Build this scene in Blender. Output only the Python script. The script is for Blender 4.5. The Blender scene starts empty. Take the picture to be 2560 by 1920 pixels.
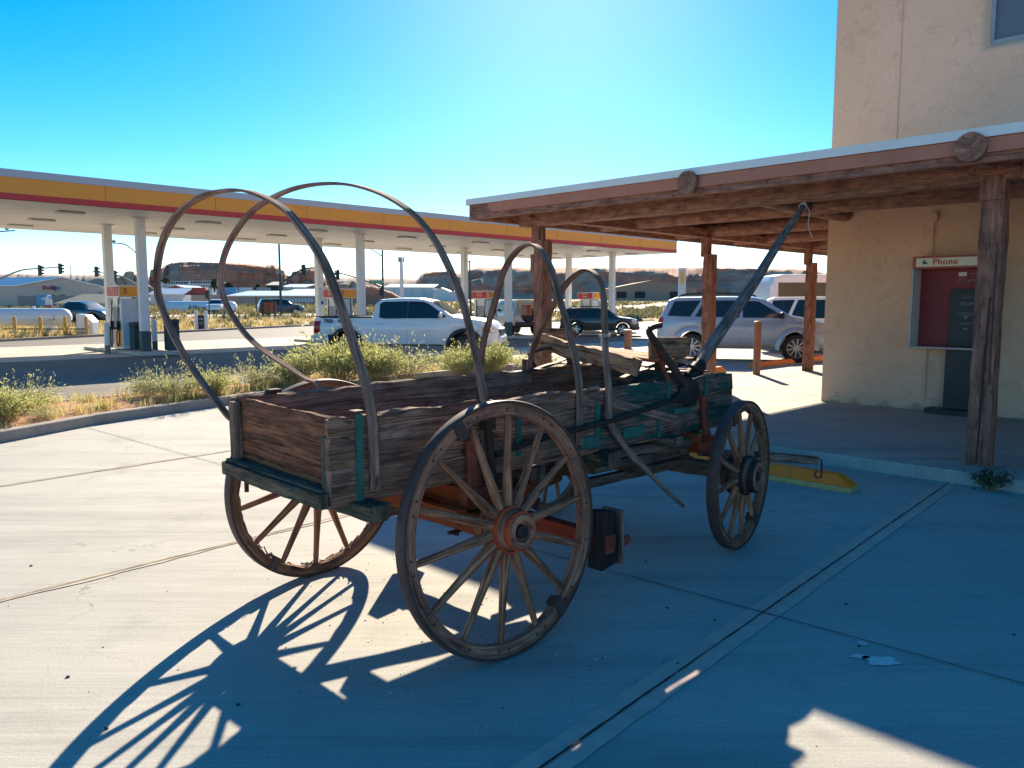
import bpy, bmesh, math, random
from mathutils import Vector, Matrix, noise as mnoise
rad = math.radians
SC = bpy.context.scene
COL = SC.collection
F_PX, PITCH, EYE = 1950.0, rad(5.94), 1.65
CP, SP = math.cos(PITCH), math.sin(PITCH)
SUN_EL, SUN_AZ = rad(26.7), rad(3.7)

def gz(Y):
    """height of the desert floor: flat near, rising gently far away"""
    return -0.03 if Y < 66 else (min(Y, 330) - 66) * 0.0118 - 0.03

def at(px, py, Y):
    """point at distance Y ahead seen in the given direction of the survey photo"""
    a = (px - 1280) / F_PX; b = -(py - 960) / F_PX
    y = CP + b * SP
    return Vector((a / y * Y, Y, EYE + (-SP + b * CP) / y * Y))

def xat(px, Y): return at(px, 760, Y).x

def nt(n, t, z=0.0): return Vector(((n - t) * .70711, (n + t) * .70711, z))
EN = Vector((.70711, .70711, 0)); ET = Vector((-.70711, .70711, 0)); UP = Vector((0, 0, 1))

# ---------------------------------------------------------------- mesh builder
class MB:
    def __init__(s): s.v = []; s.f = []; s.uv = []; s.m = []; s.mi = 0
    def face(s, pts, uvs=None):
        b = len(s.v); s.v += [tuple(p) for p in pts]; s.f.append(list(range(b, b + len(pts))))
        s.uv.append(uvs or [(0, 0)] * len(pts)); s.m.append(s.mi)
    def grid(s, rows, closed_u=False, closed_v=False, uvf=None):
        """rows of equal numbers of points, shared vertices"""
        b = len(s.v); n = len(rows[0]); R = len(rows)
        for r in rows: s.v += [tuple(p) for p in r]
        for i in range(R if closed_v else R - 1):
            for j in range(n if closed_u else n - 1):
                i2, j2 = (i + 1) % R, (j + 1) % n
                s.f.append([b + i * n + j, b + i * n + j2, b + i2 * n + j2, b + i2 * n + j])
                if uvf: s.uv.append([uvf(i, j), uvf(i, j + 1), uvf(i + 1, j + 1), uvf(i + 1, j)])
                else: s.uv.append([(0, 0)] * 4)
                s.m.append(s.mi)
    def box(s, c, size, ax=None):
        c = Vector(c); X, Y, Z = ax or (Vector((1, 0, 0)), Vector((0, 1, 0)), UP)
        d = [Vector(X) * size[0] / 2, Vector(Y) * size[1] / 2, Vector(Z) * size[2] / 2]
        for a in range(3):
            b, e = [(1, 2), (2, 0), (0, 1)][a]
            for sg in (1, -1):
                q = [c + d[a] * sg - d[b] * sg - d[e], c + d[a] * sg + d[b] * sg - d[e], c + d[a] * sg + d[b] * sg + d[e], c + d[a] * sg - d[b] * sg + d[e]]
                w, h = size[b], size[e]
                o = (a * .37 + (sg > 0) * .61, a * .53 + (sg > 0) * .29)
                uv = [(0, 0), (w, 0), (w, h), (0, h)]
                if h > w: uv = [(y, x) for x, y in uv]
                s.face(q, [(x + o[0], y + o[1]) for x, y in uv])
    def bar(s, p0, p1, w, h, up=UP):
        p0, p1 = Vector(p0), Vector(p1); X = (p1 - p0); L = X.length; X.normalize()
        Y = Vector(up).cross(X)
        if Y.length < 1e-4: Y = Vector((0, 1, 0)).cross(X)
        Y.normalize(); Z = X.cross(Y)
        s.box((p0 + p1) / 2, (L, w, h), (X, Y, Z))
    def tube(s, path, r, n=10, caps=True, jit=0.0, seed=0, oval=1.0):
        rn = random.Random(seed); path = [Vector(p) for p in path]
        rows = []; prev = None; acc = [0]
        for i, p in enumerate(path):
            T = (path[min(i + 1, len(path) - 1)] - path[max(i - 1, 0)]).normalized()
            if prev is None:
                X = T.cross(UP)
                if X.length < .02: X = T.cross(Vector((0, 1, 0)))
            else: X = prev - T * prev.dot(T)
            X.normalize(); prev = X; Y = T.cross(X)
            ri = r[i] if isinstance(r, (list, tuple)) else r
            rows.append([p + (X * math.cos(2 * math.pi * k / n) * oval + Y * math.sin(2 * math.pi * k / n)) * ri * (1 + rn.uniform(-jit, jit)) for k in range(n)])
            if i: acc.append(acc[-1] + (path[i] - path[i - 1]).length)
        rr = r[0] if isinstance(r, (list, tuple)) else r
        s.grid(rows, closed_u=True, uvf=lambda i, j: (acc[min(i, len(acc) - 1)], j / n * 6.28 * rr))
        if caps:
            s.face(list(reversed(rows[0])), [(.3, rr * k / n * 3) for k in range(n)]); s.face(rows[-1], [(.3, rr * k / n * 3) for k in range(n)])
    def lathe(s, prof, c, axis, n=32, ref=None):
        """prof: (radius, distance along axis); closed ends where radius is 0"""
        c = Vector(c); A = Vector(axis).normalized()
        X = Vector(ref) if ref else A.cross(UP)
        if X.length < .02: X = Vector((1, 0, 0))
        X.normalize(); Y = A.cross(X)
        acc = [0]
        for i in range(1, len(prof)): acc.append(acc[-1] + math.hypot(prof[i][0] - prof[i - 1][0], prof[i][1] - prof[i - 1][1]))
        rows = [[c + A * z + (X * math.cos(2 * math.pi * k / n) + Y * math.sin(2 * math.pi * k / n)) * r for k in range(n)] for r, z in prof]
        rm = max(p[0] for p in prof)
        s.grid(rows, closed_u=True, uvf=lambda i, j: (j / n * 6.28 * rm, acc[min(i, len(acc) - 1)]))
    def strap(s, path, widths, side, th, jit=0, seed=0):
        """flat strip: side(i) gives the width direction"""
        rn = random.Random(seed); path = [Vector(p) for p in path]; rows = []; acc = [0]
        for i, p in enumerate(path):
            T = (path[min(i + 1, len(path) - 1)] - path[max(i - 1, 0)]).normalized()
            S = Vector(side(i) if callable(side) else side); S = (S - T * S.dot(T)).normalized(); N = T.cross(S)
            w = widths[i] if isinstance(widths, (list, tuple)) else widths
            w *= 1 + rn.uniform(-jit, jit)
            rows.append([p + S * w / 2 + N * th / 2, p - S * w / 2 + N * th / 2, p - S * w / 2 - N * th / 2, p + S * w / 2 - N * th / 2])
            if i: acc.append(acc[-1] + (path[i] - path[i - 1]).length)
        vv = [0, .05, .065, .115, .13]
        s.grid(rows, closed_u=True, uvf=lambda i, j: (acc[min(i, len(acc) - 1)], vv[j]))
        s.face(list(reversed(rows[0]))); s.face(rows[-1])
    def prism(s, pts, d):
        """polygon extruded by vector d"""
        pts = [Vector(p) for p in pts]; d = Vector(d); q = [p + d for p in pts]
        def fl(P):
            o = P[0]; e = (P[1] - P[0]).normalized(); n = d.normalized(); g = n.cross(e)
            return [((p - o).dot(e), (p - o).dot(g)) for p in P]
        s.face(list(reversed(pts)), list(reversed(fl(pts)))); s.face(q, fl(q))
        for i in range(len(pts)):
            j = (i + 1) % len(pts); L = (pts[j] - pts[i]).length; D = d.length
            s.face([pts[i], pts[j], q[j], q[i]], [(0, 0), (L, 0), (L, D), (0, D)])
    def ball(s, c, r, n=8, sq=(1, 1, 1)):
        c = Vector(c)
        rows = [[c + Vector((math.sin(a) * math.cos(b) * sq[0], math.sin(a) * math.sin(b) * sq[1], math.cos(a) * sq[2])) * r for b in [2 * math.pi * k / (2 * n) for k in range(2 * n)]] for a in [math.pi * i / n for i in range(n + 1)]]
        s.grid(rows, closed_u=True)
    def plank(s, p0, p1, w, th, up=UP, seg=24, rough=.006, seed=0, ragged=(0.0, 0.0), top_rough=None):
        """weathered board: width along 'up', wavy edges, ragged ends"""
        rn = random.Random(seed); p0, p1 = Vector(p0), Vector(p1); X = p1 - p0; L = X.length; X.normalize()
        Z = Vector(up); Z = (Z - X * Z.dot(X)).normalized(); Y = Z.cross(X)
        k = .35; sec = [(-.5, -.5 + .04), (-.5, 0), (-.5, .5 - .04), (-.5 + k * .5, .5), (.5 - k * .5, .5), (.5, .5 - .04), (.5, 0), (.5, -.5 + .04), (.5 - k * .5, -.5), (-.5 + k * .5, -.5)]
        tr = rough if top_rough is None else top_rough
        off = [rn.uniform(0, 99) for _ in range(4)]
        rows = []
        for i in range(seg + 1):
            x = L * i / seg; row = []
            for a, b in sec:
                e = mnoise.noise(Vector((x * 4, off[0], a * 2))) * (tr if b > 0 else rough) * 1.3 + mnoise.noise(Vector((x * 14, off[1], a * 3))) * (tr if b > 0 else rough) * .8
                yy = a * th + mnoise.noise(Vector((x * 5, off[2], b * 9))) * rough * .35
                zz = b * w + (e if abs(b) > .3 else 0)
                xx = x
                if i == 0: xx -= ragged[0] * (mnoise.noise(Vector((b * 14, a * 3, off[3]))) * .6 + .4 * rn.random())
                if i == seg: xx += ragged[1] * (mnoise.noise(Vector((b * 14, a * 3, off[3] + 7))) * .6 + .4 * rn.random())
                row.append(p0 + X * xx + Y * yy + Z * zz)
            rows.append(row)
        per = [0, w * .46, w * .92, w + .003, w + th * .65, w + th, w * 1.46 + th, w * 1.92 + th, w * 2 + th, w * 2 + th * 1.7, w * 2 + th * 2]
        s.grid(rows, closed_u=True, uvf=lambda i, j: (L * i / seg, per[j]))
        s.face(list(reversed(rows[0])), [(0.1 * b, a * .02) for a, b in sec]); s.face(rows[-1], [(0.1 * b, a * .02) for a, b in sec])
    def build(s, name, mat, parent=None, bevel=0, smooth=None, loc=None):
        me = bpy.data.meshes.new(name); me.from_pydata(s.v, [], s.f)
        uvl = me.uv_layers.new(name='UVMap')
        flat = [c for f in s.uv for uv in f for c in uv]
        uvl.data.foreach_set('uv', flat)
        mats = mat if isinstance(mat, (list, tuple)) else [mat]
        for m in mats: me.materials.append(m)
        if len(mats) > 1: me.polygons.foreach_set('material_index', s.m)
        me.validate(); me.update()
        if smooth is not None:
            bm = bmesh.new(); bm.from_mesh(me); bmesh.ops.remove_doubles(bm, verts=bm.verts, dist=1e-5); bm.to_mesh(me); bm.free()
            me.shade_smooth()
            if smooth < 179: me.set_sharp_from_angle(angle=rad(smooth))
        o = bpy.data.objects.new(name, me); COL.objects.link(o)
        if bevel:
            if smooth is None:
                bm = bmesh.new(); bm.from_mesh(me); bmesh.ops.remove_doubles(bm, verts=bm.verts, dist=1e-5); bm.to_mesh(me); bm.free()
            md = o.modifiers.new('bevel', 'BEVEL'); md.width = bevel; md.segments = 2; md.limit_method = 'ANGLE'; md.angle_limit = rad(40)
        if parent: o.parent = parent
        if loc is not None: o.location = loc
        return o

def tag(o, label=None, cat=None, group=None, kind=None):
    if label: o['label'] = label
    if cat: o['category'] = cat
    if group: o['group'] = group
    if kind: o['kind'] = kind
    return o

def thing(name, label, cat, loc=(0, 0, 0), rz=0.0, group=None):
    o = bpy.data.objects.new(name, None); COL.objects.link(o); o.empty_display_size = .2
    o.location = loc; o.rotation_euler = (0, 0, rz)
    return tag(o, label, cat, group)

def world_child(o, par):
    """part whose mesh is in world coordinates, under an unrotated empty"""
    o.parent = par; o.matrix_parent_inverse = (Matrix.Translation(par.location) @ Matrix.Rotation(par.rotation_euler[2], 4, 'Z')).inverted()
    return o

KIDS = {}
def copy_tree(o, loc=None, rz=None, label=None, parent=None):
    c = o.copy(); COL.objects.link(c)
    if parent: c.parent = parent
    if loc is not None: c.location = loc
    if rz is not None: c.rotation_euler = (0, 0, rz)
    if label: c['label'] = label
    for ch in [x for x in list(SC.objects) if x.parent == o]: copy_tree(ch, parent=c)
    return c

def structure(name, mb, m, **k): return tag(mb.build(name, m, **k), kind='structure')

def text(name, body, size, origin, xdir, updir, m, parent=None, extr=.002, align='CENTER', bold=0):
    cu = bpy.data.curves.new(name, 'FONT'); cu.body = body; cu.size = size; cu.extrude = extr; cu.align_x = align; cu.align_y = 'CENTER'; cu.offset = bold; cu.space_character = 1.12
    tmp = bpy.data.objects.new('tmp', cu); me = bpy.data.meshes.new_from_object(tmp); bpy.data.objects.remove(tmp); bpy.data.curves.remove(cu)
    me.materials.clear(); me.materials.append(m); me.name = name
    o = bpy.data.objects.new(name, me); COL.objects.link(o)
    X = Vector(xdir).normalized(); Y = Vector(updir).normalized(); Z = X.cross(Y)
    M = Matrix((X, Y, Z)).transposed().to_4x4(); M.translation = Vector(origin)
    if parent:
        o.parent = parent; o.matrix_parent_inverse = Matrix.Identity(4)
    o.matrix_basis = M
    return o

# ---------------------------------------------------------------- materials
class N:
    def __init__(s, name):
        s.m = bpy.data.materials.new(name); s.m.use_nodes = True; s.t = s.m.node_tree
        s.b = s.t.nodes['Principled BSDF']; s.out = s.t.nodes['Material Output']
    def n(s, typ, **k):
        o = s.t.nodes.new(typ)
        for a, v in k.items():
            if a in o.inputs: o.inputs[a].default_value = v
            else: setattr(o, a, v)
        return o
    def l(s, a, b): s.t.links.new(a, b)
    def coord(s, kind='Object', scale=(1, 1, 1), rot=(0, 0, 0), rnd=False):
        tc = s.n('ShaderNodeTexCoord'); mp = s.n('ShaderNodeMapping'); mp.inputs['Scale'].default_value = scale; mp.inputs['Rotation'].default_value = rot
        s.l(tc.outputs[kind], mp.inputs['Vector'])
        if rnd:
            oi = s.n('ShaderNodeObjectInfo'); mu = s.n('ShaderNodeMath', operation='MULTIPLY'); mu.inputs[1].default_value = 37.0
            s.l(oi.outputs['Random'], mu.inputs[0]); cb = s.n('ShaderNodeCombineXYZ'); s.l(mu.outputs[0], cb.inputs[0]); s.l(mu.outputs[0], cb.inputs[1]); s.l(cb.outputs[0], mp.inputs['Location'])
        return mp.outputs['Vector']
    def noise(s, vec, scale, detail=4, rough=.6, dist=0.0):
        o = s.n('ShaderNodeTexNoise'); o.inputs['Scale'].default_value = scale; o.inputs['Detail'].default_value = detail; o.inputs['Roughness'].default_value = rough; o.inputs['Distortion'].default_value = dist
        s.l(vec, o.inputs['Vector']); return o.outputs['Fac']
    def ramp(s, fac, stops):
        o = s.n('ShaderNodeValToRGB'); e = o.color_ramp.elements
        while len(e) < len(stops): e.new(.5)
        for x, (p, c) in zip(e, stops): x.position = p; x.color = (c[0], c[1], c[2], 1) if hasattr(c, '__len__') else (c, c, c, 1)
        s.l(fac, o.inputs['Fac']); return o.outputs['Color']
    def mix(s, fac, a, b, mode='MIX'):
        o = s.n('ShaderNodeMix'); o.data_type = 'RGBA'; o.blend_type = mode
        for val, idx in ((fac, 0), (a, 6), (b, 7)):
            if isinstance(val, (int, float)): o.inputs[idx].default_value = val if idx == 0 else (val, val, val, 1)
            elif hasattr(val, '__len__'): o.inputs[idx].default_value = (*val[:3], 1)
            else: s.l(val, o.inputs[idx])
        return o.outputs[2]
    def bump(s, h, strength=.3, dist=.01, prev=None):
        o = s.n('ShaderNodeBump'); o.inputs['Strength'].default_value = strength; o.inputs['Distance'].default_value = dist
        s.l(h, o.inputs['Height'])
        if prev: s.l(prev, o.inputs['Normal'])
        s.l(o.outputs['Normal'], s.b.inputs['Normal']); return o.outputs['Normal']
    def col(s, c): s.l(c, s.b.inputs['Base Color'])
    def rough(s, r):
        if isinstance(r, (int, float)): s.b.inputs['Roughness'].default_value = r
        else: s.l(r, s.b.inputs['Roughness'])

def paint(name, c, rough=.5, metal=0.0, var=.12, scale=6.0, coat=0.0, dirt=None):
    q = N(name); v = q.coord('Object', rnd=True)
    f = q.noise(v, scale, 5)
    a = tuple(x * (1 - var) for x in c); b = tuple(min(1, x * (1 + var)) for x in c)
    cc = q.ramp(f, [(.3, a), (.7, b)])
    if dirt:
        g = q.noise(v, scale * 2.3, 6, .7); cc = q.mix(q.ramp(g, [(.52, 0), (.7, 1)]), cc, dirt)
    q.col(cc); q.rough(rough); q.b.inputs['Metallic'].default_value = metal
    if coat: q.b.inputs['Coat Weight'].default_value = coat; q.b.inputs['Coat Roughness'].default_value = .06
    return q.m

def wood(name, dark, light, crack=.75, paintc=None, pamt=.5, grain=1.0, rough=.85, pale=None):
    q = N(name)
    v1 = q.coord('UV', (2.2, 55 * grain, 1), rnd=True); v2 = q.coord('UV', (1.0, 120 * grain, 1), rnd=True); v3 = q.coord('UV', (3.0, 7.0, 1), rnd=True)
    g = q.noise(v1, 1.0, 8, .65, 1.6); k = q.noise(v2, 1.0, 6, .7, .4); w = q.noise(v3, 1.6, 5, .6)
    c = q.ramp(g, [(.34, dark), (.5, tuple((a + b) / 2 for a, b in zip(dark, light))), (.64, light)])
    wv = q.ramp(w, [(.34, .5), (.66, 1.25)]); c = q.mix(1.0, c, wv, 'MULTIPLY')
    if pale: c = q.mix(q.ramp(q.noise(q.coord('UV', (5, 30, 1), rnd=True), 1.3, 6, .7), [(.5, 0), (.68, .8)]), c, pale)
    if paintc:
        pm = q.noise(q.coord('UV', (4.0, 26, 1), rnd=True), 1.0, 7, .7, .3); big = q.noise(q.coord('UV', (1.6, 4, 1), rnd=True), 1.0, 3)
        s = q.n('ShaderNodeMath', operation='ADD'); q.l(pm, s.inputs[0]); q.l(big, s.inputs[1]); hm = q.n('ShaderNodeMath', operation='MULTIPLY'); q.l(s.outputs[0], hm.inputs[0]); hm.inputs[1].default_value = .5
        lo = .72 - .4 * pamt
        c = q.mix(q.ramp(hm.outputs[0], [(lo, 0), (lo + .07, 1)]), c, paintc)
    kn = q.noise(q.coord('UV', (4.5, 13, 1), rnd=True), 1.6, 2, .5, .8); c = q.mix(q.ramp(kn, [(.66, 0), (.73, .75)]), c, tuple(x * .45 for x in dark))
    cr = q.ramp(k, [(.35, 0), (.41, 1)])
    c = q.mix(cr, q.mix(crack, c, (.012, .009, .008)), c)
    q.col(c); q.rough(rough); q.b.inputs['Specular IOR Level'].default_value = .25
    nb = q.bump(g, .6, .006); q.bump(cr, .7, .008, nb)
    return q.m
# ---------------------------------------------------------------- shared materials
def m_concrete(name, base, broom=True, tint=(.36, .34, .31)):
    q = N(name); v = q.coord('Object')
    big = q.noise(v, .35, 5, .6); med = q.noise(v, 2.2, 6, .65); fine = q.noise(v, 90, 3, .7)
    c = q.ramp(big, [(.3, tuple(x * .86 for x in base)), (.7, tuple(min(1, x * 1.08) for x in base))])
    c = q.mix(q.ramp(med, [(.52, 0), (.75, .55)]), c, tint)
    br = q.noise(q.coord('Object', (1.6, 46, 1), (0, 0, -rad(47))), 1.0, 6, .7)
    c = q.mix(1.0, c, q.ramp(br, [(.3, .86), (.7, 1.1)]), 'MULTIPLY')
    c = q.mix(1.0, c, q.ramp(fine, [(.3, .82), (.7, 1.12)]), 'MULTIPLY')
    ty = q.noise(q.coord('Object', (.25, 3.2, 1), (0, 0, -rad(47))), 1.0, 4, .6, .3); c = q.mix(1.0, c, q.ramp(ty, [(.30, .80), (.48, 1.0), (.7, 1.06)]), 'MULTIPLY')
    oil = q.noise(v, 1.1, 3, .5); c = q.mix(q.ramp(oil, [(.66, 0), (.78, .55)]), c, (.20, .19, .18))
    vo = q.n('ShaderNodeTexVoronoi'); vo.feature = 'DISTANCE_TO_EDGE'; vo.inputs['Scale'].default_value = .42; dv = q.n('ShaderNodeVectorMath', operation='ADD'); q.l(v, dv.inputs[0]); nz = q.n('ShaderNodeTexNoise'); nz.inputs['Scale'].default_value = 2.5; nz.inputs['Detail'].default_value = 6; q.l(v, nz.inputs['Vector']); q.l(nz.outputs['Color'], dv.inputs[1]); q.l(dv.outputs[0], vo.inputs['Vector'])
    ck = q.ramp(vo.outputs['Distance'], [(.0, 1), (.0035, 0)]); mk = q.ramp(q.noise(v, .6, 2), [(.52, 0), (.6, .6)]); cm = q.n('ShaderNodeMath', operation='MULTIPLY'); q.l(ck, cm.inputs[0]); q.l(mk, cm.inputs[1]); c = q.mix(cm.outputs[0], c, (.12, .11, .10))
    sp = q.noise(v, 14, 2, .5); c = q.mix(q.ramp(sp, [(.76, 0), (.8, .3)]), c, (.2, .18, .16))
    q.col(c); q.rough(.82); q.b.inputs['Specular IOR Level'].default_value = .3
    nb = q.bump(fine, .25, .003); q.bump(br, .25, .004, nb); return q.m
M = {}
M['concrete'] = m_concrete('concrete', (.43, .42, .385), tint=(.29, .285, .265))
M['pad'] = m_concrete('pad_concrete', (.52, .48, .42))
M['kerb'] = m_concrete('kerb_concrete', (.33, .29, .265), tint=(.2, .18, .17))
def m_asphalt():
    q = N('asphalt'); v = q.coord('Object')
    f = q.noise(v, 120, 3, .8); b = q.noise(v, .5, 5, .6)
    c = q.ramp(f, [(.3, (.07, .063, .06)), (.55, (.145, .13, .12)), (.75, (.25, .23, .21))])
    c = q.mix(1.0, c, q.ramp(b, [(.3, .85), (.7, 1.2)]), 'MULTIPLY')
    st = q.noise(q.coord('Object', (.12, 2.2, 1), (0, 0, -rad(45))), 1.0, 4); c = q.mix(1.0, c, q.ramp(st, [(.35, .85), (.65, 1.12)]), 'MULTIPLY')
    q.col(c); q.rough(.8); q.bump(f, .5, .006); return q.m
M['asphalt'] = m_asphalt()
def m_desert():
    q = N('desert_soil'); v = q.coord('Object')
    a = q.noise(v, .06, 6, .65); b = q.noise(v, .9, 6, .7); f = q.noise(v, 22, 3)
    c = q.ramp(a, [(.35, (.33, .20, .115)), (.5, (.37, .27, .15)), (.65, (.30, .25, .12))])
    c = q.mix(q.ramp(b, [(.48, 0), (.62, .85)]), c, (.27, .225, .10))
    c = q.mix(1.0, c, q.ramp(f, [(.3, .75), (.7, 1.2)]), 'MULTIPLY')
    q.col(c); q.rough(.95); q.bump(b, .5, .1); return q.m
M['desert'] = m_desert()
def m_red():
    q = N('red_soil'); v = q.coord('Object'); a = q.noise(v, 3, 6, .7); f = q.noise(v, 40, 3)
    c = q.ramp(a, [(.3, (.36, .17, .075)), (.6, (.44, .24, .11)), (.8, (.34, .24, .12))]); c = q.mix(1.0, c, q.ramp(f, [(.3, .7), (.7, 1.2)]), 'MULTIPLY')
    q.col(c); q.rough(.95); q.bump(f, .6, .02); return q.m
M['red'] = m_red()
M['joint'] = paint('joint_filler', (.035, .03, .028), .9)
M['band'] = paint('tan_band', (.44, .38, .30), .85, var=.18, scale=9)
M['band2'] = paint('faded_stripe', (.54, .41, .345), .8, var=.14, scale=8, dirt=(.46, .40, .36))

# ---------------------------------------------------------------- ground
def flat(name, pts, z, m, th=None):
    b = MB()
    if th: b.prism([(p.x, p.y, z - th) for p in pts], (0, 0, th))
    else: b.face([(p.x, p.y, z) for p in pts])
    return structure(name, b, m)
b = MB(); ys = [-80, -20, 0, 20, 40, 66, 90, 120, 160, 210, 260, 330, 500, 900, 1800, 3500, 7000]
b.grid([[(x, y, gz(y)) for x in (-6000, -2000, -600, -200, -80, 0, 80, 200, 600, 2000, 6000)] for y in ys]); structure('ground', b, M['desert'])
BACK = [(-40, 12), (-8, 32), (0, 35.4), (8.2, 39.3), (13, 41.9), (24, 47.4), (31, 51), (44, 50), (60, 41.5), (64, 20), (64, 6)]
flat('parking_lot', [nt(-40, 3)] + [nt(-12, 3), nt(5, 10), nt(30, 8), nt(64, 6)] + [nt(*p) for p in reversed(BACK[:-1])], -.014, M['asphalt'])
flat('forecourt', [nt(-14, 25.4), nt(41, 25.4), nt(41, 34.2), nt(-14, 34.2)], -.007, M['pad'])
APRON = [(-14, -16), (7.85, -16), (7.85, 8.5), (40, 8.5), (40, 20.3), (14.6, 20.3), (14.6, 13.6), (9.8, 13.3), (5.7, 12.25), (3.4, 11.5), (2.17, 10.8), (-14, 3.6)]
flat('apron', [nt(*p) for p in APRON], 0.0, M['concrete'])
b = MB()
slab = [nt(7.85, -16), nt(7.85, 8.5), nt(30, 8.5), nt(30, 5.0), nt(12.2, 5.0), nt(12.2, -16)]
b.prism([(p.x, p.y, -.2) for p in reversed(slab)], (0, 0, .32)); structure('porch_slab', b, M['concrete'], bevel=.012)
def sweep(name, pts, w, z0, z1, m, label=None, seg=None):
    b = MB(); rows = []
    P = [Vector(p) for p in pts]
    for i, p in enumerate(P):
        T = (P[min(i + 1, len(P) - 1)] - P[max(i - 1, 0)]).normalized(); S = Vector((-T.y, T.x, 0)) * w / 2
        rows.append([p - S + UP * z0, p - S * .9 + UP * (z1 - .01), p - S * .75 + UP * z1, p + S * .75 + UP * z1, p + S * .9 + UP * (z1 - .01), p + S + UP * z0])
    b.grid(rows); b.face(list(reversed(rows[0]))); b.face(rows[-1])
    return structure(name, b, m)
KF = [(-14, 3.6), (-6, 7.1), (2.17, 10.8), (3.4, 11.5), (5.7, 12.25), (9.8, 13.3), (14.4, 13.7)]
KB = [(-14, 7.2), (-3, 11.6), (3.3, 13.6), (5.2, 14.0), (10, 14.5), (14.4, 14.55)]
def resample(poly, step):
    out = []
    P = [nt(*p) for p in poly]
    for a, c in zip(P[:-1], P[1:]):
        k = max(1, int((c - a).length / step))
        out += [a.lerp(c, i / k) for i in range(k)]
    return out + [P[-1]]
# front kerb in cast lengths with open gaps between them
kf = resample(KF, .5)
for i in range(0, len(kf) - 1, 6):
    seg = [Vector(p) for p in kf[i:i + 7]]
    if len(seg) > 1:
        seg[-1] = seg[-1].lerp(seg[-2], .03); sweep('kerb', seg, .17, -.05, .14, M['kerb'])
sweep('kerb', resample(KB, .6), .15, -.05, .12, M['kerb'])
sweep('kerb', [nt(14.5, 13.6), nt(14.85, 14.1), nt(14.5, 14.6)], .15, -.05, .12, M['kerb'])
b = MB(); A_, B_ = resample(KF, .45), resample(KB, .45)
rows = []
for i in range(70):
    p = A_[int(i / 69 * (len(A_) - 1))]; r = B_[int(i / 69 * (len(B_) - 1))]
    rows.append([p.lerp(r, j / 9) + UP * (.07 + .10 * math.sin(math.pi * j / 9) + .05 * mnoise.noise(Vector((i * .4, j * .7, 3)))) for j in range(10)])
b.grid(rows); structure('planter_soil', b, M['red'], smooth=180)
sweep('kerb', [nt(*p) for p in BACK[:-2]], .18, -.05, .11, M['kerb'])
# joints between the slabs of the apron
def line(b, p0, p1, w, z, wob=0.0, step=.12, seed=0):
    rn = random.Random(seed); p0, p1 = Vector(p0), Vector(p1); L = (p1 - p0).length; k = max(1, int(L / step)); T = (p1 - p0).normalized(); S = Vector((-T.y, T.x, 0))
    rows = [[p0.lerp(p1, i / k) + S * (w / 2 * (1 + rn.uniform(-wob, wob * 1.2))) + UP * z, p0.lerp(p1, i / k) - S * (w / 2 * (1 + rn.uniform(-wob, wob * 1.2))) + UP * z] for i in range(k + 1)]
    b.grid(rows)
band = MB(); jn = MB(); st = MB()
lines = [((-3, 1.48), (7.84, 2.14)), ((-8, 4.4), (7.84, 5.42)), ((-6, 7.6), (7.84, 8.62)), ((-3, -1.7), (7.84, -1.1))]
line(st, nt(-3, 1.48), nt(7.84, 2.14), .165, .004, .045, seed=1)
line(band, nt(-8, 4.4), nt(7.84, 5.42), .065, .004, .4, seed=2); line(band, nt(-6, 7.6), nt(7.84, 8.62), .06, .004, .3, seed=3)
for i, (p, r) in enumerate(lines): line(jn, nt(*p), nt(*r), .009, .008, .5, .06, 5 + i)
line(jn, nt(4.13, -4), nt(3.25, 11.2), .008, .008, .35, .06, 20); line(jn, nt(-1.2, -4), nt(-2.0, 8), .008, .008, .35, .06, 21)
line(jn, nt(7.9, 5.05), nt(12.2, 5.05), .02, .124, .3, .06, 22); line(jn, nt(7.9, .9), nt(12.2, .9), .02, .124, .3, .06, 23)
for k in (12.6, 15.4, 18.5): line(jn, nt(k, 5.1), nt(k, 8.45), .016, .124, .3, .06, 25)
for k in (12.0, 18, 24): line(jn, nt(k, 8.6), nt(k, 13.5 if k < 14 else 20), .02, .004, .3, .1, 30)
line(jn, nt(15, 14), nt(40, 14), .02, .004, .3, .1, 34)
structure('painted_stripe', st, M['band2']); structure('joint_band', band, M['band']); structure('slab_joint', jn, M['joint'])
# bird droppings and dried splashes
M['white_splash'] = paint('white_splash', (.62, .62, .6), .8)
b = MB(); rn = random.Random(4)
def blob(c, r, z=.005, n=16, st=1.0, seed=0):
    b.face([c + Vector((math.cos(a) * st, math.sin(a), 0)) * r * (1 + .55 * mnoise.noise(Vector((math.cos(a) * 1.6, math.sin(a) * 1.6, seed * 7.3))) + .25 * mnoise.noise(Vector((math.cos(a) * 5, math.sin(a) * 5, seed * 3.1)))) + UP * z for a in [2 * math.pi * k / n for k in range(n)]])
blob(Vector((1.71, 3.46, 0)), .055, n=60, st=1.3, seed=1); blob(Vector((1.63, 3.50, 0)), .02, n=40, st=2.2, seed=2); blob(Vector((1.70, 3.64, 0)), .02, n=40, st=1.4, seed=3)
for i in range(26):
    a = rn.uniform(0, 6.28); d = rn.uniform(.05, .7); blob(Vector((-.25, 3.75, 0)) + Vector((math.cos(a) * d * 1.3, math.sin(a) * d, 0)), rn.uniform(.003, .008), seed=i, n=7)
tag(b.build('splash', M['white_splash']), kind='stuff', label='white bird droppings spattered on the concrete')
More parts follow.
